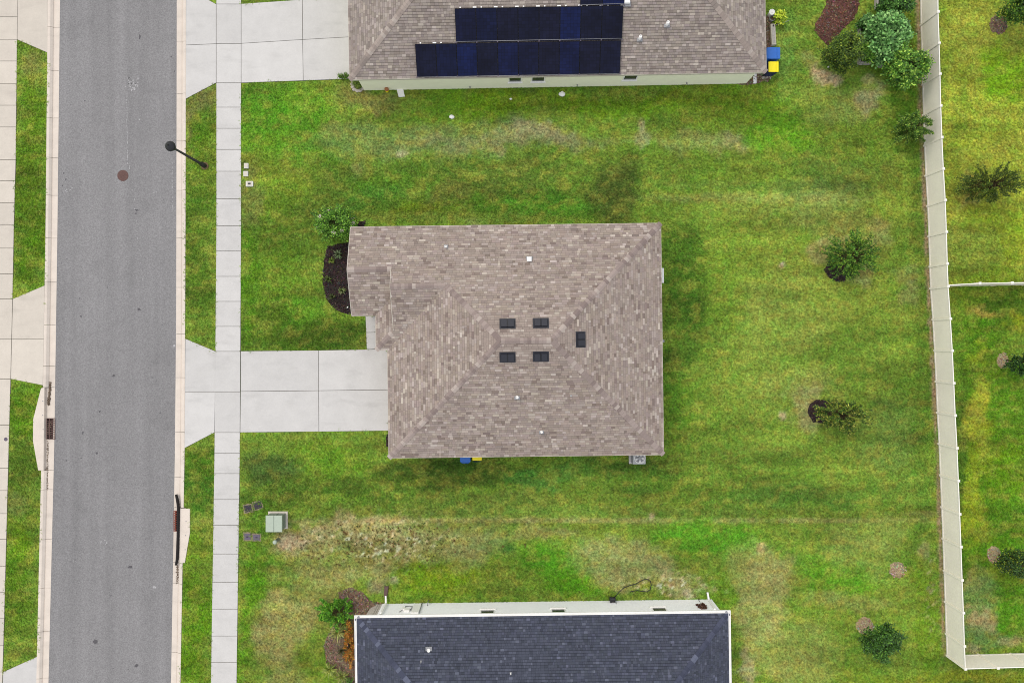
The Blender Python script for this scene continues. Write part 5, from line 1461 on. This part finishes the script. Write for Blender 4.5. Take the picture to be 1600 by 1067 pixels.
def strappy(px, py, r, n, pal, seed, label, name='strappy_plant'):
    r_ = random.Random(seed); b_ = W(px, py); m = MB()
    for k in range(n):
        t = r_.uniform(0, 6.28); ln = r * S * r_.uniform(.6, 1.15); w_ = .022; c = C3(jitc(r_.choice(pal), r_))
        d = Vector((math.cos(t), math.sin(t), 0)); s_ = Vector((-d.y, d.x, 0)) * w_; h = r_.uniform(.2, .5)
        p = [b_ + Vector((0, 0, .03)), b_ + d * ln * .35 + Vector((0, 0, h * .8)), b_ + d * ln * .75 + Vector((0, 0, h)), b_ + d * ln * 1.1 + Vector((0, 0, h * .6))]
        m.add([p[0] - s_ * .6, p[0] + s_ * .6, p[1] + s_, p[1] - s_, p[2] + s_ * .8, p[2] - s_ * .8, p[3]], [(0, 1, 2, 3), (3, 2, 4, 5), (5, 4, 6)], c)
    tag(m.build(name, M['leaf'], None, origin=tuple(b_), colour=True), label, 'plant')
SY = [(166, 172, 82), (196, 196, 112), (128, 146, 60), (150, 150, 70)]
strappy(529, 984, 16, 60, SY, 1, 'yellow green strappy plant nearest the loose green shrub in the lower bed')
strappy(540, 972, 12, 36, [(140, 156, 64), (112, 134, 50)], 2, 'green strappy clump close to the gutter corner in the lower bed')
strappy(516, 1044, 13, 46, [(190, 200, 96), (160, 178, 76), (128, 150, 60)], 3, 'bright yellow green strappy plant on the outer edge of the lower bed')
strappy(535, 1054, 13, 46, [(170, 172, 84), (140, 152, 64), (110, 134, 50)], 4, 'strappy plant at the bottom end of the lower bed')
strappy(548, 1064, 10, 40, [(80, 124, 44), (104, 146, 56)], 5, 'dark green clump in the lower bed by the bottom picture edge')
strappy(535, 1014, 8, 24, [(110, 98, 60), (80, 86, 46)], 6, 'withered brownish clump in the middle of the lower bed')
strappy(530, 398, 8, 40, [(120, 140, 96), (150, 164, 120), (92, 120, 70)], 7, 'grey green small plant, uppermost in the black mulch bed')
strappy(520, 408, 6, 26, [(110, 134, 50), (140, 156, 66)], 8, 'small yellowish plant beside the grey green one in the black mulch bed')
strappy(515, 437, 7, 22, [(88, 108, 48), (110, 124, 60)], 9, 'thin sparse plant at the left rim of the black mulch bed')
strappy(536, 455, 6, 40, [(168, 176, 124), (140, 156, 92), (110, 132, 60)], 10, 'pale compact plant in the lower half of the black mulch bed')
strappy(521, 464, 6, 18, [(86, 100, 50), (100, 112, 56)], 11, 'faint low plant near the bottom of the black mulch bed')
# weeds in the dry ground
wd = MB(); r_ = random.Random(77)
for k in range(230):
    x = r_.gauss(590, 80); y = r_.gauss(845, 18)
    if y < 815 or x < 455: continue
    p = W(x, y); c = C3(r_.choice([(98, 92, 42), (118, 84, 40), (84, 104, 40), (126, 118, 60)]))
    for j in range(7): leafcard(wd, p + Vector((0, 0, .03)), rnd_dir(r_, .5), Vector((0, 0, 1)), r_.uniform(.06, .13), .018, c)
tag(wd.build('weeds', M['leaf'], None, colour=True), kind='stuff')

# ------------------------------------------------------------------ raised planters
def planter(x0_, y0_, x1_, y1_, label):
    root = empty('planter', W((x0_ + x1_) / 2, (y0_ + y1_) / 2)); tag(root, label, 'planter')
    a_, b_ = W(x0_, y1_), W(x1_, y0_); wd_, ln = b_.x - a_.x, b_.y - a_.y; cx_, cy_ = (a_ + b_).x / 2, (a_ + b_).y / 2
    for (x, y, sx, sy) in ((a_.x, cy_, .09, ln), (b_.x, cy_, .09, ln), (cx_, a_.y, wd_ - .092, .09), (cx_, b_.y, wd_ - .092, .09)):
        m = MB(); m.box(x, y, -.05, sx, sy, .42, 0, bevel=.012); m.build('board', M['wood_grey'], root)
    m = MB(); m.box(cx_, cy_, -.04, wd_ - .1, ln - .1, .33, 0); m.build('soil', material('planter_soil', (70, 56, 46), .95, .1, noise=(20, .4), bump=(30, .8, .04)), root)
planter(1340, 41, 1359, 101, 'left raised planter of weathered pale boards beside the yellow green tree')
planter(1371, 47, 1391, 105, 'right raised planter mostly hidden under the large pale bush')
planter(1367, -30, 1396, 16, 'upper raised planter at the top edge holding the dark leafy shrub')

# ------------------------------------------------------------------ street lamp
lp = empty('street_lamp', W(320, 259.5)); tag(lp, 'black street lamp with round head standing in the grass strip and leaning over the kerb', 'street lamp')
c_ = W(320, 259.5)
tx, ty = c_.x, c_.y
m = MB(); m.lathe((tx, ty), [(.24, -.05), (.24, .03), (.2, .045)], 8); m.build('footing', M['soil'], lp)
m = MB(); m.lathe((tx, ty), [(.14, .05), (.14, .5), (.1, .6), (.085, .67), (.062, 3.6), (.058, 3.95)], 14); m.build('pole', M['black'], lp)
m = MB(); m.lathe((tx, ty), [(.05, 3.95), (.1, 4.0), (.1, 4.06), (.16, 4.12), (.2, 4.4), (.22, 4.44)], 12); m.build('lantern', M['black'], lp)
m = MB(); m.lathe((tx, ty), [(.22, 4.44), (.285, 4.45), (.285, 4.48), (.25, 4.56), (.16, 4.66), (.07, 4.72), (.04, 4.74), (.045, 4.78), (.012, 4.84)], 12); m.build('lamp_cap', M['black'], lp)

# ------------------------------------------------------------------ street-side utilities
def small_box(px, py, w_, d_, h, label, top=None, mat=None):
    p = W(px, py); root = empty('utility_box', p); tag(root, label, 'utility box')
    m = MB(); m.box(p.x, p.y, -.05, w_, d_, .05 + h, 0, bevel=.025); m.build('body', mat or M['white'], root)
    m = MB(); m.box(p.x, p.y, h + .001, w_ * .8, d_ * .8, .012, 0, bevel=.005); m.build('lid', M['cream'], root)
    if top:
        m = MB(); m.box(p.x + .01, p.y, h + .014, w_ * .36, d_ * .3, .02, 0); m.build('label_plate', M['black_pl'], root)
small_box(385.2, 259.6, .26, .31, .09, 'uppermost of three small white boxes in the grass beside the sidewalk')
small_box(384.4, 272, .27, .31, .09, 'middle of three small white boxes in the grass beside the sidewalk')
small_box(390.3, 287.8, .42, .32, .1, 'lowest and widest of the three small white boxes, with a dark mark on top', True)

def meter(px, py, rot, w_, d_, mat, label, tilt=0):
    p = W(px, py); root = empty('meter_box', p); tag(root, label, 'water meter', 'water meter lids near the green transformer')
    m = MB(); m.box(p.x, p.y, -.06, w_ + .16, d_ + .16, .075, rot, bevel=.03); m.build('collar', material('collar_sand', (160, 146, 124), .9, .1, noise=(16, .25)), root)
    m = MB(); m.box(p.x, p.y, -.02, w_, d_, .055, rot, bevel=.015)
    ca, sa = math.cos(rot), math.sin(rot)
    m.build('lid', mat, root)
    m = MB(); m.box(p.x, p.y, .036, w_ * .3, d_ * .16, .01, rot); m.build('reader_plate', M['lid_dark'], root)
meter(387.6, 794.2, .2, .44, .4, M['lid_dark'], 'near black meter lid, left one of the upper pair by the green transformer')
meter(403, 789.3, .28, .46, .4, M['lid_dark'], 'near black meter lid, right one of the upper pair by the green transformer')
meter(386.8, 838.2, .02, .38, .38, M['lid_grey'], 'purple grey meter lid, left one of the lower pair by the sidewalk')
meter(401, 839.2, -.03, .4, .34, M['lid_grey'], 'purple grey meter lid, right one of the lower pair by the sidewalk')

tf = empty('transformer', W(435, 811)); tag(tf, 'pale green electrical transformer box on a concrete pad', 'transformer')
a_, b_ = W(419.5, 825.5), W(450, 798.5); m = MB(); m.box((a_.x + b_.x) / 2, (a_.y + b_.y) / 2, -.05, b_.x - a_.x, b_.y - a_.y, .13, 0, bevel=.01); m.build('pad', M['concrete_warm'], tf)
a_, b_ = W(422.6, 823.2), W(447, 801); cx_, cy_ = (a_.x + b_.x) / 2, (a_.y + b_.y) / 2; bw, bd = b_.x - a_.x, b_.y - a_.y
m = MB(); m.box(cx_, cy_, .08, bw, bd, .68, 0, bevel=.01); m.build('cabinet', M['transformer_shaded'], tf)
for s_ in (-1, 1):
    m = MB(); m.box(cx_ + s_ * (bw / 4 + .012), cy_ - .03, .765, bw / 2 + .01, bd + .12, .07, 0, bevel=.02); m.build('lid', M['transformer'], tf)
m = MB(); m.box(cx_ + .05, cy_ + bd / 2 + .012, .15, .04, .02, .5, 0); m.box(cx_ + bw / 2 + .012, cy_, .3, .02, .06, .12, 0); m.build('handle', M['transformer_shaded'], tf)
pd = empty('pedestal', W(434.8, 842)); tag(pd, 'small pale green utility post standing below the transformer', 'utility post')
c_ = W(434.8, 842.2); m = MB(); m.lathe((c_.x, c_.y), [(.1, -.05), (.1, .55), (.115, .56)], 16); m.build('post', M['transformer_shaded'], pd)
m = MB(); m.lathe((c_.x, c_.y), [(.12, .561), (.12, .68), (.1, .72), (.03, .73)], 16); m.build('cap', M['transformer'], pd)

# ------------------------------------------------------------------ bins, AC and yard items
def bin_(px, py, rot, body, lid, label, w_=.55, d_=.62, h=.95, grp=None):
    p = W(px, py); root = empty('wheelie_bin', p); tag(root, label, 'bin')
    ca, sa = math.cos(rot), math.sin(rot)
    def loc(x, y): return (p.x + x * ca - y * sa, p.y + x * sa + y * ca)
    m = MB(); vs = []
    for z, k in ((.04, .82), (h, 1.0)):
        for x, y in ((-1, -1), (1, -1), (1, 1), (-1, 1)): vs.append((*loc(x * w_ / 2 * k, y * d_ / 2 * k), z))
    m.add(vs, [(3, 2, 1, 0), (4, 5, 6, 7), (0, 1, 5, 4), (1, 2, 6, 5), (2, 3, 7, 6), (3, 0, 4, 7)]); m.build('body', body, root)
    m = MB(); cx_, cy_ = loc(0, .03); m.box(cx_, cy_, h + .002, w_ + .06, d_ * .62, .05, rot, bevel=.018)
    cx_, cy_ = loc(0, d_ * .36); m.box(cx_, cy_, h + .004, w_ + .03, d_ * .2, .035, rot, bevel=.01)
    cx_, cy_ = loc(0, -d_ * .4); m.box(cx_, cy_, h + .003, w_ + .05, d_ * .24, .04, rot, bevel=.014)
    m.build('lid', lid, root)
    m = MB(); m.tube([Vector((*loc(-w_ * .4, d_ / 2 + .06), h - .05)), Vector((*loc(w_ * .4, d_ / 2 + .06), h - .05))], .018, 8); m.build('handle', body, root)
    for s_ in (-1, 1):
        q_ = loc(s_ * w_ * .42, d_ * .42); a1_ = Vector((ca, sa, 0)) * .03
        m = MB(); m.rings([(Vector((q_[0], q_[1], .11)) - a1_, .11, a1_), (Vector((q_[0], q_[1], .11)) + a1_, .11, a1_)], 14); m.build('wheel', M['black'], root)
b1 = W(1209, 84, 1.0); k_ = H / (H - 1.0)
def ground_px(px, py, z): p = W(px, py, z); return (800 + p.x / S, 533.5 - p.y / S)
bin_(*ground_px(1208, 83.5, .98), math.pi / 2, M['blue'], M['blue'], 'blue lidded wheelie bin beside the solar panelled house', .62, .78, .98)
bin_(*ground_px(1208, 105, .9), math.pi / 2, M['navy'], M['yellow'], 'navy bin with a bright yellow lid beside the solar panelled house', .56, .6, .9)
bin_(*ground_px(727, 715.5, .95), math.pi, M['blue'], M['blue'], 'blue bin half hidden under the lower eave of the taupe roofed house', .55, .5, .95)
bin_(*ground_px(745.5, 713, .95), math.pi, M['navy'], M['yellow'], 'yellow lidded bin beside the blue one under the lower eave of the taupe roofed house', .5, .5, .95)
# AC unit
ac = empty('air_conditioner', W(993, 716)); tag(ac, 'air conditioner with round fan on a white pad by the taupe roofed house', 'air conditioner')
p = W(*ground_px(999, 715.5, .8))
m = MB(); q_ = W(996, 711); m.box(p.x, p.y + .02, -.03, 1.0, .95, .1, .012, bevel=.01); m.build('pad', M['concrete'], ac)
AC = .74
m = MB(); m.box(p.x, p.y, .07, AC, AC, .68, .012, bevel=.02); m.build('casing', material('ac_casing', (196, 198, 196), .5, .4, noise=(5, .05)), ac)
m = MB()
for k in range(14): m.box(p.x, p.y, .11 + k * .045, AC + .012, AC + .012, .012, .012)
m.build('louvres', M['galv'], ac)
m = MB(); m.lathe((p.x + .03, p.y), [(.33, .752), (.33, .775), (.30, .778), (.30, .755)], 28); m.build('fan_ring', M['white'], ac)
m = MB(); m.lathe((p.x + .03, p.y), [(.30, .7515), (.30, .7545)], 28); m.build('fan_well', M['dark'], ac)
m = MB(); m.lathe((p.x + .03, p.y), [(.1, .755), (.1, .79), (.06, .8)], 16)
for k in range(5):
    t = k * 2 * math.pi / 5; m.prism([(p.x + .03 + math.cos(t + a_) * r_2, p.y + math.sin(t + a_) * r_2) for a_, r_2 in ((0, .09), (.1, .27), (.75, .27), (.8, .09))], .757, .764)
m.build('fan', M['galv'], ac)
m = MB()
for k in range(3): 
    rr2 = .14 + k * .07; n_ = 24
    pts = [Vector((p.x + .03 + rr2 * math.cos(i * 6.2832 / n_), p.y + rr2 * math.sin(i * 6.2832 / n_), .786)) for i in range(n_ + 1)]
    m.tube(pts, .005, 4)
m.build('fan_guard', M['black'], ac)

# things along the upper house
def thing_box(name, cat, label, px, py, sx, sy, z0, h, rot, mat, bev=.01):
    p = W(px, py); m = MB(); m.box(p.x, p.y, z0, sx, sy, h, rot, bevel=bev); return tag(m.build(name, mat), label, cat)
m = MB(); m.prism([xy(W(619.8, 140)), xy(W(630, 139.4)), xy(W(632.8, 151.6)), xy(W(623.2, 152.4))], -.01, .07, bevel=.012)
tag(m.build('splash_block', M['white']), 'white splash block on the grass against the wall of the solar panelled house', 'splash block')
thing_box('splash_block', 'splash block', 'white block at the back corner of the solar panelled house', 1179, 123, .2, .62, -.02, .1, 0, M['white'])
# small garden ornament
o_ = empty('garden_ornament', W(605, 143)); tag(o_, 'little orange and yellow garden ornament by the pale green wall', 'ornament'); p = W(605, 143)
m = MB(); m.lathe((p.x, p.y), [(.08, -.02), (.1, .1), (.05, .3)], 12); m.build('base', M['yellow'], o_)
m = MB(); m.lathe((p.x + .03, p.y), [(.04, .3), (.13, .36), (.13, .42), (.05, .5)], 12); m.build('head', material('terracotta', (190, 128, 88), .8, .2, noise=(9, .2)), o_)
def rock(px, py, r, seed, label, mat=None, flat=.55, group=None):
    r_ = random.Random(seed); bm = bmesh.new(); bmesh.ops.create_icosphere(bm, subdivisions=2, radius=1)
    for v in bm.verts:
        k = 1 + r_.uniform(-.16, .16); v.co = Vector((v.co.x * r * k, v.co.y * r * k * .8, v.co.z * r * flat * k))
    me = bpy.data.meshes.new('stone'); bm.to_mesh(me); bm.free()
    p = W(px, py); o = link('stone', me, None, mat or M['stone'], (p.x, p.y, r * flat * .5)); tag(o, label, 'stone', group); return o
STL = ['uppermost pale stone left of the round clipped bush', 'second pale stone from the top beside the clipped bush', 'third pale stone down the left side of the clipped bush', 'pale stone below left of the round clipped bush',
       'pale stone straight below the round clipped bush', 'pale stone below right of the round clipped bush', 'rightmost pale stone of the arc around the clipped bush']
for i, (x, y) in enumerate([(552, 127.5), (550.8, 132), (551.4, 136.5), (554, 140.6), (558.5, 142.3), (563, 142), (566.8, 139.2)]):
    rock(x, y, .13, i, STL[i], group='pale stones around the clipped bush')
rock(878.5, 147.5, .2, 21, 'flat pale rock in the grass under the middle of the pale green wall', M['white'], .35)
rock(706, 183, .15, 22, 'white rock alone on the upper lawn left of centre', M['white'], .5)
rock(798, 155, .08, 23, 'tiny white pebble in the grass below the two small windows', M['white'], .5)
rock(1294.5, 105.5, .08, 24, 'small white stone at the foot of the yellow green tree left of the planters', M['white'], .6)
rock(543.6, 480.5, .07, 25, 'small white marker at the lower end of the black mulch bed', M['white'], .8)

# items at the upper right of the solar panelled house
bk = empty('bucket', W(*ground_px(1206, 20, .4))); tag(bk, 'round white lidded bucket beside the solar panelled house', 'bucket'); p = W(*ground_px(1206, 19.5, .4))
m = MB(); m.lathe((p.x, p.y), [(.13, 0), (.155, .4)], 20); m.build('body', M['white'], bk); m = MB(); m.lathe((p.x, p.y), [(.175, .401), (.175, .44), (.15, .445), (.148, .435), (.05, .437), (.045, .45)], 20); m.build('lid', M['white'], bk)
pt = empty('plant_pot', W(1205, 33)); tag(pt, 'empty grey ring shaped pot between the white bucket and the long white trough', 'pot'); p = W(1204.5, 31.5)
m = MB(); m.lathe((p.x, p.y), [(.13, 0), (.18, .3), (.15, .3), (.12, .05)], 20); m.build('pot', M['galv'], pt); m = MB(); m.lathe((p.x, p.y), [(.125, .1), (.125, .16)], 18); m.build('soil', M['soil'], pt)
tg = empty('trough', W(1208, 57)); tag(tg, 'long narrow white trough between the grey pot and the blue bin', 'trough'); p0 = W(1206.4, 56.5)
m = MB(); m.box(p0.x, p0.y, 0, .27, 1.25, .26, .06, bevel=.02); m.build('body', M['cream'], tg)
m = MB(); m.box(p0.x, p0.y, .262, .17, 1.12, .006, .06); m.build('inner_tray', M['wood_grey'], tg)
m = MB(); m.box(p0.x - .02, p0.y + .5, .27, .07, .1, .03, .06); m.build('spout', M['black_pl'], tg)
m = MB(); a_, b_ = W(1212, 39.5, .1), W(1233, 32.5, .05); m.tube([a_, b_], .016, 6); tag(m.build('stake', M['wood_grey']), 'thin pale stick lying on the grass by the yellow green plant', 'stick')
po = W(1217, 31); m = MB(); m.lathe((po.x, po.y), [(.1, 0), (.14, .22), (.115, .22), (.11, .18)], 16); tag(m.build('plant_pot', M['cream']), 'cream pot holding the yellow green plant by the upper house', 'pot')
thing_box('paver', 'paver', 'pale paver under the eave, nearest the yellow lidded bin', 1193, 121.5, .22, .16, -.01, .07, .3, M['stone']); thing_box('paver', 'paver', 'pale paver half covered by the yellow lidded bin', 1197.5, 122, .16, .14, -.01, .08, .1, M['stone']); thing_box('paver', 'paver', 'rightmost pale paver on the grass below the yellow lidded bin', 1202.5, 122, .16, .12, -.01, .07, -.2, M['stone'])

# hose reel on the lower house wall and its black hose on the grass
hr = empty('hose_reel', W(956, 938)); tag(hr, 'dark hose reel standing against the white wall of the dark roofed house', 'hose reel')
p = W(956, 933.6)
m = MB()
for s_ in (-1, 1): m.rings([(Vector((p.x + s_ * .13, p.y, .3)), .2, (1, 0, 0)), (Vector((p.x + s_ * .15, p.y, .3)), .2, (1, 0, 0))], 18)
m.build('flange', M['black_pl'], hr)
m = MB(); m.rings([(Vector((p.x - .125, p.y, .3)), .15, (1, 0, 0)), (Vector((p.x + .125, p.y, .3)), .15, (1, 0, 0))], 16); m.build('hose_coil', M['black'], hr)
m = MB()
for s_ in (-1, 1):
    m.tube([(p.x + s_ * .19, p.y - .12, 0), (p.x + s_ * .17, p.y, .35), (p.x + s_ * .19, p.y + .14, 0)], .015, 6)
m.tube([(p.x - .19, p.y - .12, .04), (p.x + .19, p.y - .12, .04)], .015, 6); m.tube([(p.x + .18, p.y - .02, .55), (p.x + .18, p.y - .3, .6), (p.x + .18, p.y - .35, .9)], .015, 6)
m.build('stand', M['black'], hr)
hs = [(960.5, 932), (966, 925), (974, 917.5), (983, 914), (993, 911.5), (1000, 907), (1006, 904.5), (1012, 904.2), (1016, 907), (1017.3, 913), (1015.5, 920), (1011, 923.5), (1004, 923), (996, 921.5), (988, 922.5), (984, 924)]
m = MB(); m.tube([W(x, y) + Vector((0, 0, .055)) for x, y in hs], .022, 8)
tag(m.build('garden_hose', M['black']), 'black garden hose looping over the grass from the hose reel', 'hose')
